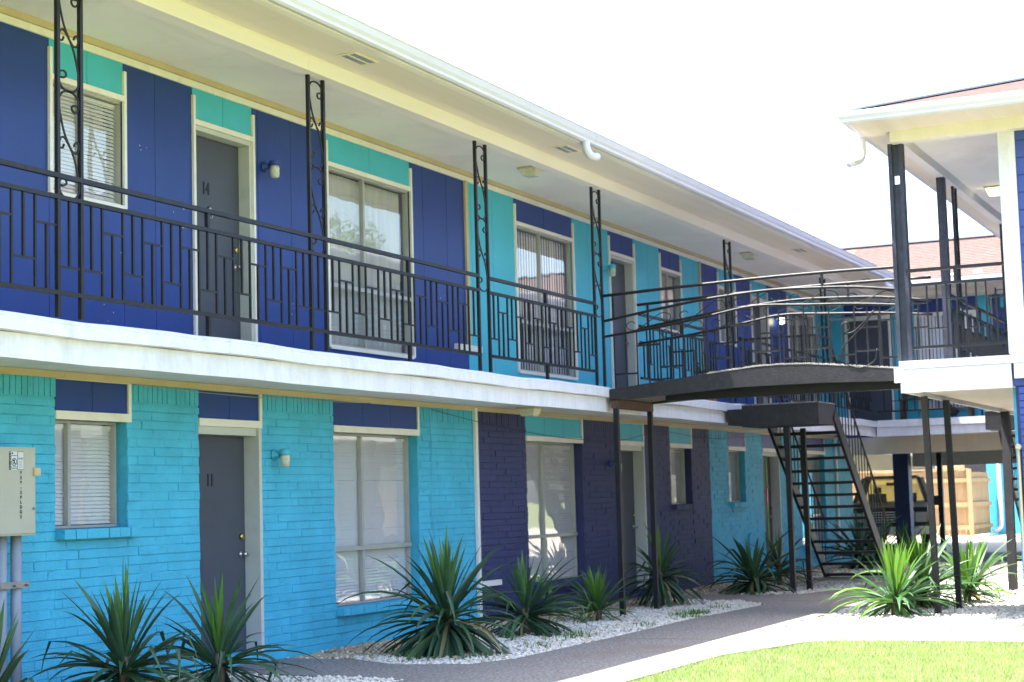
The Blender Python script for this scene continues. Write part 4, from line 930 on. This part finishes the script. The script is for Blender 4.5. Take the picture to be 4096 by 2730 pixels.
# ================================================================== THINGS BY THE NEAR WALL
cx0, cx1, cy0, cy1 = 9.62, 10.57, -0.38, -0.17
t = thing('utility_cabinet', 'beige telephone cabinet on conduits at the left edge of the turquoise wall', 'utility cabinet', (10.1, -0.3, 0))
m = MB(); m.box(cx0, cy0, 1.34, cx1, cy1, 2.02); m.build('cabinet_body', 'box', t)
m = MB(); m.box(cx0+0.02, cy0-0.012, 1.355, cx1-0.012, cy0-0.001, 2.005); m.build('cabinet_door', 'box', t)
m = MB(); m.box(cx1-0.04, cy0-0.03, 1.80, cx1+0.03, cy0-0.013, 1.86); m.build('latch', 'tan', t)
m = MB(); m.lathe((cx1-0.035, cy0-0.013, 1.545), [(0.012, 0), (0.010, -0.012)], 10, 'y'); m.build('lock', 'steel', t)
for xx in (9.85, 10.335, 10.50):
    m = MB(); m.tube([(xx, -0.25, -0.05), (xx, -0.25, 1.34)], 0.043, 14); m.build('conduit', 'conduit', t, smooth=True)
m = MB(); m.box(10.26, -0.31, 0.935, 10.57, -0.292, 0.985); m.lathe((10.42, -0.312, 0.96), [(0.016, 0), (0.016, -0.02)], 8, 'y'); m.lathe((10.56, -0.312, 0.96), [(0.016, 0), (0.016, -0.02)], 8, 'y'); m.build('pipe_clamp', 'steel', t)
zf = cy0-0.0125
m = MB(); m.box(10.285, zf-0.001, 1.845, 10.352, zf, 1.985); m.build('warning_sticker', 'sticker', t)
m = MB(); m.box(10.262, zf-0.001, 1.845, 10.284, zf, 1.985); wl = m.build('warning_strip', 'print', t)
for i, ch in enumerate('WARNING'): text(ch, 'lettering', 'sticker', wl, (10.273, zf-0.002, 1.975-i*0.0195), 0.021, FACE, 0.0003, 0.9)
m = MB(); m.tube([(10.318+0.027*math.cos(a), zf-0.002, 1.905+0.027*math.sin(a)) for a in np.linspace(0, 6.28, 20)], 0.0025, 4); m.bar((10.299, zf-0.002, 1.924), (10.337, zf-0.002, 1.886), 0.004); m.bar((10.318, zf-0.002, 1.925), (10.312, zf-0.002, 1.888), 0.006)
m.box(10.29, zf-0.0018, 1.952, 10.348, zf-0.001, 1.956); m.box(10.29, zf-0.0018, 1.966, 10.305, zf-0.001, 1.978); m.build('prohibition_mark', 'print', t)
text('CALL 811', 'lettering', 'print', t, (10.319, zf-0.002, 1.868), 0.014, FACE, 0.0003); text('BEFORE DIG', 'lettering', 'print', t, (10.319, zf-0.002, 1.855), 0.011, FACE, 0.0003)
m = MB(); m.box(10.356, zf-0.001, 1.845, 10.425, zf, 1.985); m.build('notice_border', 'print', t)
m = MB(); m.box(10.359, zf-0.0018, 1.848, 10.422, zf-0.0011, 1.982); m.build('notice_sticker', 'sticker', t)
text('AT&T', 'lettering', 'print', t, (10.39, zf-0.003, 1.93), 0.022, FACE, 0.0003)
m = MB()
for k in range(5): m.box(10.372, zf-0.0025, 1.905-k*0.011, 10.41-(k % 3)*0.004, zf-0.0019, 1.909-k*0.011)
m.build('small_print', 'conduit', t)
for i, ch in enumerate('838-2BLDG2'): text(ch, 'lettering', 'print', t, (10.393, zf-0.002, 1.82-i*0.0375), 0.034, FACE, 0.0004, 0.95, bold=0.0015)
# door mat
m = MB(); m.add([(13.75+0.42*math.cos(a), -0.42+0.28*math.sin(a), 0.026) for a in np.linspace(0, 6.283, 33)[:-1]]+[(13.75+0.41*math.cos(a), -0.42+0.27*math.sin(a), 0.042) for a in np.linspace(0, 6.283, 33)[:-1]],
    [(i, (i+1) % 32, 32+(i+1) % 32, 32+i) for i in range(32)]+[tuple(range(32, 64))]); tag(m.build('door_mat', 'mat', None, org=(13.75, -0.42, 0.03)), 'grey rounded door mat in front of door 11', 'door mat')
# hose bib pipe on far turquoise wall
m = MB(); m.tube([(29.55, -0.16, 0.0), (29.55, -0.16, 0.78), (29.55, -0.20, 0.82)], 0.02, 8); m.tube([(29.50, -0.2, 0.80), (29.60, -0.2, 0.80)], 0.012, 6); tag(m.build('standpipe', 'teal', None, smooth=True, org=(29.55, -0.16, 0)), 'turquoise painted standpipe with tap on the far lower wall', 'pipe')
# slack cable under the lower soffit
m = MB(); m.tube([(x_, -0.17-0.004*math.sin(x_), z_) for x_, z_ in [tuple(p) for p in smoothpts([(12.1, 2.60), (13.2, 2.575), (14.6, 2.57), (16.2, 2.60)], 4)]], 0.004, 5); tag(m.build('cable', 'conduit', None, org=(12.1, -0.17, 2.6)), 'thin cable slung above door 11', 'cable', 'cables along the lower wall')
m = MB(); m.tube([(x_, -0.17, z_) for x_, z_ in [tuple(p) for p in smoothpts([(17.6, 2.58), (19.3, 2.44), (21.6, 2.33), (23.6, 2.35), (25.2, 2.52), (27.5, 2.45), (30.5, 2.56)], 5)]], 0.004, 5); tag(m.build('cable', 'print', None, org=(17.6, -0.17, 2.6)), 'thin cable sagging across the navy brick wall', 'cable', 'cables along the lower wall')
m = MB(); m.tube([(17.62, -0.135, 2.58), (17.66, -0.125, 2.2), (17.62, -0.13, 1.4), (17.72, -0.13, 0.9), (17.75, -0.13, 0.4)], 0.004, 5); tag(m.build('cable', 'teal', None, org=(17.6, -0.13, 2.6)), 'turquoise painted wire running down right of the wide lower window', 'cable', 'cables along the lower wall')
# red tag by lime edged door, plant pot on landing
m = MB(); m.box(30.80, -0.14, 1.28, 30.86, -0.125, 1.60); m.lathe((30.83, -0.14, 1.62), [(0.02, 0), (0.02, -0.02)], 8, 'y'); tag(m.build('door_hanger', 'red', None, org=(30.83, -0.13, 1.3)), 'red tag hanging beside the far lower door', 'door tag')
m = MB(); m.box(30.90, -0.12, 0.2, 30.935, -0.105, 2.2); B(m, 'lime_door_edge', 'lime')
t = thing('potted_plant', 'leafy plant in a clay pot on the stair landing balcony', 'potted plant', (25.9, -0.75, 2.93))
m = MB(); m.lathe((25.9, -0.75, 2.93), [(0.10, 0), (0.14, 0.22), (0.15, 0.22), (0.15, 0.25), (0.12, 0.25)], 14); m.build('pot', 'clay', t)
m = MB()
for k in range(120):
    a = random.uniform(0, 6.28); r_ = random.uniform(0, 0.22); c = Vector((25.9+r_*math.cos(a), -0.75+r_*math.sin(a), 3.2+random.uniform(0, .38))); d_ = Vector((random.uniform(-1, 1), random.uniform(-1, 1), random.uniform(-.6, .8))).normalized()*0.08; e_ = d_.cross(Vector((0, 0, 1))).normalized()*0.025
    m.add([c-e_*0.3, c+d_*.5-e_, c+d_, c+d_*.5+e_], [(0, 1, 2, 3)])
m.build('foliage', 'leaf_mid', t)

# ================================================================== YUCCAS
def leaf_mesh(L, wd, th0, bend, mat, seg=7, name='leaf', kink=None):
    v = []; f = []; x = z = 0.0; th = th0; xs = []
    for i in range(seg+1):
        s = i/seg; w_ = wd*(0.55+0.9*math.sin(min(1, s*1.25)*math.pi*0.5)-0.45*s)*(1-s**3.0)
        w_ = max(w_, 0.0008)
        nx, nz = -math.sin(th), math.cos(th); lift = w_*0.28
        v += [(x+nx*lift, -w_/2, z+nz*lift), (x, 0, z), (x+nx*lift, w_/2, z+nz*lift)]
        x += math.cos(th)*L/seg; z += math.sin(th)*L/seg; th -= bend/seg*(0.4+1.2*s)
        if kink and abs(s-kink) < 0.5/seg: th -= 1.1
    for i in range(seg):
        a = 3*i; f += [(a, a+1, a+4, a+3), (a+1, a+2, a+5, a+4)]
    me = bpy.data.meshes.new(name); me.from_pydata(v, [], f); me.materials.append(M[mat])
    me.polygons.foreach_set('use_smooth', [True]*len(me.polygons)); return me
def leafset(dark, mid, young):
    S = []
    rr = random.Random(3)
    for i, (th, n_) in enumerate([(86, 3), (78, 4), (68, 4), (56, 4), (42, 5), (26, 5), (8, 5), (-14, 5), (-38, 4)]):
        ms = []
        for k in range(n_):
            mat = young if i <= 0 else (mid if i in (1, 2) else dark)
            if i == 1 and k == 0: mat = young
            if i >= 5 and k == 0: mat = mid
            L = rr.uniform(0.55, 0.72)*(1.0 if i < 5 else 1.12); bend = {0: 0.05, 1: 0.12, 2: 0.25, 3: 0.45, 4: 0.8, 5: 1.1, 6: 1.15, 7: 0.9, 8: 0.5}[i]*rr.uniform(0.6, 1.5)
            ms.append(leaf_mesh(L, rr.uniform(0.038, 0.054), math.radians(th+rr.uniform(-5, 5)), bend, mat, kink=(0.55 if (i in (4, 5, 6) and k == n_-1) else None)))
        S.append(ms)
    return S
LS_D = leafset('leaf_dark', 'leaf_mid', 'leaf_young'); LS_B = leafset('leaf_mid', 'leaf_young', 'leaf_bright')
DRY = [leaf_mesh(0.6, 0.035, math.radians(th_), be_, 'leaf_dry') for th_, be_ in ((-5, 1.4), (-25, 1.0), (-45, 0.6))]
CNT_BIG = [6, 8, 7, 6, 7, 9, 12, 18, 16]; CNT_MED = [5, 6, 5, 5, 6, 7, 9, 9, 4]; CNT_LOW = [5, 6, 7, 8, 9, 11, 11, 5, 0]
def yucca(x, y, h, label, S=LS_D, cnt=CNT_BIG, stem=0.3, single=True, wide=1.0, seed=None, gr='yucca plants in the gravel beds'):
    t = thing('yucca_plant', label, 'yucca', (x, y, 0), gr); r = random.Random(seed if seed is not None else int(x*100))
    sc_ = (h-stem)/0.62; mb = MB()
    b = MB(); b.lathe((x, y, 0), [(0.05, -0.03), (0.045, stem*.5), (0.05, stem), (0.02, stem+0.10)], 8); b.build('stem', 'trunk', t, smooth=True)
    LEAN = Matrix.Rotation(r.uniform(-.12, .12), 4, 'X')@Matrix.Rotation(r.uniform(-.12, .12), 4, 'Y')
    for i, c in enumerate(cnt):
        for k in range(c):
            me = r.choice(S[i]); az = r.uniform(0, 6.283); zz = stem*(1.0-(0.10 if i < 5 else 0.055)*i*r.uniform(.6, 1.2)*(1 if stem > .2 else .6))+(0.08 if i < 3 else 0.03)
            zz = max(zz, 0.04); s1 = sc_*r.uniform(0.72, 1.08)*(1.0 if i < 3 else wide); 
            rot = LEAN@Matrix.Rotation(az, 4, 'Z')@Matrix.Rotation(r.uniform(-.22, .22), 4, 'X')@Matrix.Rotation(r.uniform(-.14, .14), 4, 'Y')
            M4 = Matrix.Translation((0.02*math.cos(az), 0.02*math.sin(az), zz))@rot@Matrix.Diagonal((s1, s1, s1, 1))
            if single and i >= 6 and r.random() < 0.10: me = r.choice(DRY)
            M4 = M4@Matrix.Diagonal((1, r.uniform(.8, 1.15), 1, 1))
            if single:
                o = bpy.data.objects.new('leaf', me); COL.objects.link(o); o.parent = t; o.matrix_local = M4
                if i >= 6: # keep tips off the ground
                    pass
            else:
                vs = [M4@v.co for v in me.vertices]; mb.add([(v.x+x, v.y+y, v.z) for v in vs], [tuple(p.vertices) for p in me.polygons])
    if not single: mb.build('foliage', S[4][0].materials[0], t, smooth=True)
    return t
yucca(10.42, -1.35, 1.03, 'large dark yucca left of door 11 below the small blinded window', stem=0.38, cnt=[6, 9, 9, 8, 9, 14, 20, 24, 16], wide=1.22)
yucca(12.13, -1.0, 0.90, 'yucca in front of door 11 with bright green centre leaves', stem=0.22, cnt=[6, 7, 7, 6, 7, 10, 14, 12, 4], wide=1.15)
yucca(8.72, -1.6, 0.88, 'yucca cut off by the left edge of the picture', stem=0.3, cnt=CNT_MED)
yucca(15.22, -1.55, 1.14, 'biggest dark yucca with drooping skirt, right of the wide lower window', stem=0.42, cnt=[7, 10, 11, 10, 10, 12, 20, 36, 46], wide=1.25)
yucca(17.5, -1.35, 0.84, 'dark spreading yucca in front of the navy brick wall', stem=0.26, cnt=[6, 9, 9, 8, 9, 13, 22, 28, 16], wide=1.4)
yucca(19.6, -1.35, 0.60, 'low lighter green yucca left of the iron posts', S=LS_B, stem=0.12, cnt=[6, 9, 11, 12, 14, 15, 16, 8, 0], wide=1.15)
yucca(22.35, -1.15, 1.10, 'tall drooping yucca between the iron post and the brick colour change', stem=0.5, cnt=[5, 6, 6, 6, 8, 12, 18, 28, 30], wide=1.1)
yucca(25.3, -1.55, 0.78, 'dark yucca at the foot of the stair landing posts', stem=0.22, cnt=[5, 6, 6, 6, 8, 14, 22, 26, 14], wide=1.7)
yucca(27.5, -1.3, 0.85, 'yucca partly hidden behind the staircase', stem=0.3, cnt=CNT_MED, wide=1.2)
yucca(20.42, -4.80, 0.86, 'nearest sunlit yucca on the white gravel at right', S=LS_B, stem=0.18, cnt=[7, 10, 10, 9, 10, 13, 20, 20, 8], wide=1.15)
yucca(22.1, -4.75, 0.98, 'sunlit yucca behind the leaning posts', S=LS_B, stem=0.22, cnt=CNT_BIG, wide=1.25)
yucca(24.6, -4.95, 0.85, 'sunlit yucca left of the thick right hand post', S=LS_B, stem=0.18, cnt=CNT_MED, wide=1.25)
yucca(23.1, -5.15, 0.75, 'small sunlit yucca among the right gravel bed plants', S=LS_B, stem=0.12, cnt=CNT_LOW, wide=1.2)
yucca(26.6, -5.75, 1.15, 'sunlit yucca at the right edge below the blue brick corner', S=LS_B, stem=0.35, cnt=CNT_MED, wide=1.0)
yucca(33.0, -1.3, 1.05, 'distant dark yucca seen through the stair treads', stem=0.25, cnt=CNT_BIG, single=False, wide=1.3)
yucca(36.0, -1.0, 0.95, 'distant dark yucca left of the carport pillar', stem=0.25, cnt=CNT_BIG, single=False, wide=1.2)
yucca(35.0, -1.7, 0.85, 'distant dark yucca in front of the carport pillar', stem=0.25, cnt=CNT_MED, single=False, wide=1.2)
# bright creeping weed beside the spreading yucca
t = thing('leafy_weed', 'bright green lobed weed climbing through the yucca by the navy wall', 'weed', (18.0, -1.35, 0))
st = MB(); st.tube(smoothpts([(18.05, -1.35, 0), (18.0, -1.42, 0.25), (17.95, -1.45, 0.45), (17.85, -1.5, 0.62)], 3), 0.006, 5); st.build('stem', 'weed', t)
for k in range(11):
    zz = 0.12+0.05*k; c = Vector((18.0-0.012*k+random.uniform(-.12, .12), -1.42+random.uniform(-.1, .06), zz)); m = MB(); pts = []
    for a in range(10):
        rr_ = (0.055 if a % 2 == 0 else 0.026); pts.append(c+Vector((rr_*math.cos(a*.628), -0.01*math.sin(a), rr_*math.sin(a*.628))))
    m.add(pts, [tuple(range(10))]); m.build('leaf', 'leaf_bright', t)

# ================================================================== BEYOND THE CARPORT
t = thing('pickup_truck', 'dark pickup truck parked nose out under the carport behind the stairs', 'truck', (42, 0.45, 0)); truck = t
y0, y1 = -0.52, 1.42; yc = (y0+y1)/2; xf = 42.0
def side(poly, ya, yb, nm, mat, taper=0): 
    m = MB(); m.prism([(a, b) for a, b in poly], ya, yb, 'y'); return m.build(nm, mat, t)
m = MB()
prof = [(0, 0.42, 0), (0, 0.95, .03), (0.08, 1.08, .04), (1.25, 1.20, .05), (4.0, 1.22, .05), (5.6, 1.2, .05), (5.65, 0.5, .02)]
v = []
for x_, z_, i_ in prof: v += [(xf+x_, y0+i_, z_), (xf+x_, y1-i_, z_)]
n_ = len(prof); m.add(v, [(2*i, 2*i+1, 2*i+3, 2*i+2) for i in range(n_-1)]+[(1, 0, 2*n_-2, 2*n_-1), tuple(2*i for i in range(n_)), tuple(2*i+1 for i in range(n_))[::-1]]); m.build('body', 'car', t)
m = MB(); m.add([(xf+1.95, y0+.27, 1.79), (xf+1.95, y1-.27, 1.79), (xf+3.5, y1-.27, 1.81), (xf+3.5, y0+.27, 1.81), (xf+2.1, y0+.34, 1.87), (xf+2.1, y1-.34, 1.87), (xf+3.4, y1-.34, 1.88), (xf+3.4, y0+.34, 1.88)], [(0, 3, 2, 1), (4, 5, 6, 7), (0, 1, 5, 4), (1, 2, 6, 5), (2, 3, 7, 6), (3, 0, 4, 7)]); m.build('cab_roof', 'car', t)
for ya, yb in ((y0+.08, y0+.29), (y1-.08, y1-.29)):
    m = MB(); m.bar((xf+1.32, ya, 1.20), (xf+1.97, yb, 1.80), 0.08); m.build('pillar', 'car', t)
    m = MB(); m.bar((xf+3.75, ya, 1.20), (xf+3.5, yb, 1.80), 0.12); m.build('pillar', 'car', t)
    m = MB(); m.add([(xf+1.40, ya, 1.22), (xf+3.7, ya, 1.22), (xf+3.5, yb, 1.79), (xf+2.0, yb, 1.79)], [(0, 1, 2, 3)]); m.build('side_window', 'car_glass', t)
m = MB(); m.add([(xf+1.34, y0+.10, 1.21), (xf+1.34, y1-.10, 1.21), (xf+1.96, y1-.28, 1.79), (xf+1.96, y0+.28, 1.79)], [(0, 1, 2, 3)]); m.build('windscreen', 'car_glass', t)
m = MB(); m.add([(xf+3.74, y0+.10, 1.21), (xf+3.74, y1-.10, 1.21), (xf+3.5, y1-.28, 1.79), (xf+3.5, y0+.28, 1.79)], [(0, 1, 2, 3)]); m.build('rear_window', 'car_glass', t)
m = MB(); m.box(xf+1.9, yc-0.12, 1.62, xf+1.93, yc+0.12, 1.70); m.build('rear_view_mirror', 'rubber', t)
for s_ in (-1, 1): m = MB(); m.box(xf+2.4, yc+s_*.38-.22, 1.0, xf+2.6, yc+s_*.38+.22, 1.42); m.box(xf+2.45, yc+s_*.38-.1, 1.43, xf+2.55, yc+s_*.38+.1, 1.58); m.build('seat', 'rubber', t)
m = MB(); m.box(xf-0.03, yc-0.62, 0.72, xf-0.001, yc+0.62, 0.98); gr_ = m.build('grille', 'steel', t)
for k in range(4): m = MB(); m.box(xf-0.035, yc-0.58, 0.74+k*0.06, xf-0.031, yc+0.58, 0.775+k*0.06); m.build('grille_slot', 'rubber', gr_)
m = MB(); m.box(xf-0.12, y0+.02, 0.42, xf-0.002, y1-.02, 0.62); m.build('bumper', 'chrome', t)
m = MB(); m.box(xf-0.13, yc-0.75, 0.44, xf-0.121, yc-0.45, 0.58); m.build('licence_plate', 'sticker', t)
for s_ in (-1, 1):
    ya = yc+s_*0.78; m = MB(); m.box(xf-0.035, ya-0.14, 0.72, xf-0.001, ya+0.14, 0.96); hl = m.build('headlight', 'lens', t)
    m = MB(); m.box(xf-0.04, ya+s_*0.145-0.02, 0.74, xf-0.002, ya+s_*0.145+0.02, 0.92); m.build('indicator', 'amber', t)
    ym = (y1+0.14) if s_ > 0 else (y0-0.14); m = MB(); m.box(xf+1.45, ym-0.10, 1.10, xf+1.55, ym+0.10, 1.34); mm_ = m.build('mirror', 'rubber', t)
    m = MB(); m.bar((xf+1.5, ym, 1.16), (xf+1.5, yc+s_*0.88, 1.14), 0.04); m.build('mirror_arm', 'rubber', t)
    for xx in (xf+0.95, xf+4.6):
        yy = yc+s_*0.84; m = MB(); m.lathe((xx, yy, 0.38), [(0.30, -0.12), (0.38, -0.10), (0.38, 0.10), (0.30, 0.12)], 22, 'y'); wh = m.build('wheel', 'rubber', t, smooth=False)
        m = MB(); m.lathe((xx, yy+s_*0.125, 0.38), [(0.24, 0), (0.22, -0.02*s_), (0.05, -0.03*s_)], 18, 'y'); m.build('rim', 'chrome', wh)
truck.rotation_euler.z = math.radians(10); truck.location.y = 0.22
# wooden enclosure, planks and rails
t = thing('wooden_fence', 'pale timber plank enclosure in the sunlit parking yard', 'fence', (54.3, 2.5, 0))
def planks(p, q, n, h, x_or):
    p = Vector(p); q = Vector(q); d = (q-p)/n; nrm = Vector((d.y, -d.x, 0)).normalized()
    for i in range(n):
        a = p+d*i+d*0.02; b_ = p+d*(i+1)-d*0.02; m = MB(); m.bar(((a+b_)/2)+Vector((0, 0, 0.05)), ((a+b_)/2)+Vector((0, 0, h+random.uniform(-.01, .02))), (b_-a).length, 0.02, upv=nrm); m.build('plank', 'wood', t)
    for z_ in (0.3, 1.0, 1.75):
        m = MB(); off = Vector((-0.06, 0, 0)) if x_or > 0 else Vector((0, -0.06, 0)); m.bar(p+off+Vector((0, 0, z_)), q+off+Vector((0, 0, z_)), 0.06, 0.13); m.build('rail', 'wood', t)
planks((54.3, 6.5, 0), (54.3, 0.5, 0), 34, 2.05, 1); planks((54.3, 0.5, 0), (56.7, 0.35, 0), 14, 2.0, -1)
m = MB(); m.box(54.18, 0.42, 0, 54.28, 0.56, 2.1); m.build('post', 'wood', t); m = MB(); m.box(54.2, 0.5, 2.08, 54.42, 6.5, 2.12); m.build('cap_rail', 'wood', t)
t = thing('garden_building', 'sunlit turquoise brick building with white downpipe beyond the carport', 'building', (57, -3, 0))
m = MB(); m.box(56.8, -7, 0, 62, 0.40, 4.5); m.build('wall', 'teal_brick', t)
m = MB(); m.tube(smoothpts([(56.72, 0.0, 4.4), (56.72, 0.0, 2.0), (56.72, 0.0, 0.5), (56.70, 0.05, 0.2), (56.6, 0.25, 0.08)], 4), 0.07, 8); m.build('downpipe', 'slab', t, smooth=True)
m = MB(); m.box(56.4, -7.2, 4.5, 62.2, 0.7, 4.6); m.build('roof', 'shingle', t)
t = thing('neighbour_building', 'tan neighbouring building with small dark windows behind the timber fence', 'building', (66, 5, 0))
m = MB(); m.box(66, -6, 0, 72, 18, 5.5); wl_ = m.build('wall', 'wood', t)
for k in range(5): m = MB(); m.box(65.95, -1+k*2.6, 1.9, 65.99, 0.2+k*2.6, 3.3); m.build('window', 'dark', t)
# ================================================================== TREES (beyond the right wing, seen in the window reflections)
def tree(x, y, h, r, label, seed):
    t = thing('tree', label, 'tree', (x, y, 0), 'trees behind the right wing'); rr_ = random.Random(seed)
    m = MB(); m.tube([(x, y, -0.1), (x+0.1, y, h*.3), (x+0.2, y+0.1, h*.6), (x+.1, y, h*.85)], [0.3, 0.24, 0.15, 0.05], 8)
    for k in range(7):
        a = rr_.uniform(0, 6.28); z_ = h*rr_.uniform(.35, .6); m.tube([(x+.1, y, z_), (x+r*.4*math.cos(a), y+r*.4*math.sin(a), z_+h*.15), (x+r*.75*math.cos(a), y+r*.75*math.sin(a), z_+h*.22)], [0.1, 0.07, 0.03], 6)
    m.build('trunk', 'trunk', t, smooth=True)
    nrm = np.random.default_rng(seed); cl = []
    for k in range(34):
        a = nrm.uniform(0, 6.28); q = nrm.uniform(0.2, 1)**.6*r; cl.append((x+q*math.cos(a), y+q*math.sin(a), h*.68+nrm.uniform(-.24, .30)*h*(1-0.4*q/r), nrm.uniform(.5, 1.0)*r*.34))
    V = []; n1 = 420
    for cx_, cy_, cz_, cr in cl:
        d_ = nrm.normal(size=(n1, 3)); d_ /= np.linalg.norm(d_, axis=1)[:, None]; c = d_*cr*nrm.uniform(.55, 1.08, (n1, 1))*np.array([1, 1, .75])+np.array([cx_, cy_, cz_])
        u_ = nrm.normal(size=(n1, 3)); u_ /= np.linalg.norm(u_, axis=1)[:, None]; v_ = np.cross(u_, d_); v_ /= np.linalg.norm(v_, axis=1)[:, None]+1e-9
        s_ = nrm.uniform(.06, .13, (n1, 1)); V.append(np.stack([c-u_*s_, c+v_*s_*.5, c+u_*s_, c-v_*s_*.5], 1))
    V = np.concatenate(V).reshape(-1, 3); F = np.arange(len(V)).reshape(-1, 4)
    o = bulk('crown', V-np.array([x, y, 0]), F, 'tree_leaf', 4); o.parent = t
tree(40, -19, 11, 4.2, 'broad green tree behind the right wing roof', 1)
tree(47, -24, 13, 5, 'taller green tree standing farther behind the right wing', 2)
tree(31, -21, 9.5, 3.4, 'small rounded tree near the hipped roof end', 3)
tree(58, -26, 13, 5.5, 'wide green tree at the back of the lot', 4)

for o in list(bpy.data.objects):
    if '_org' in o: del o['_org']
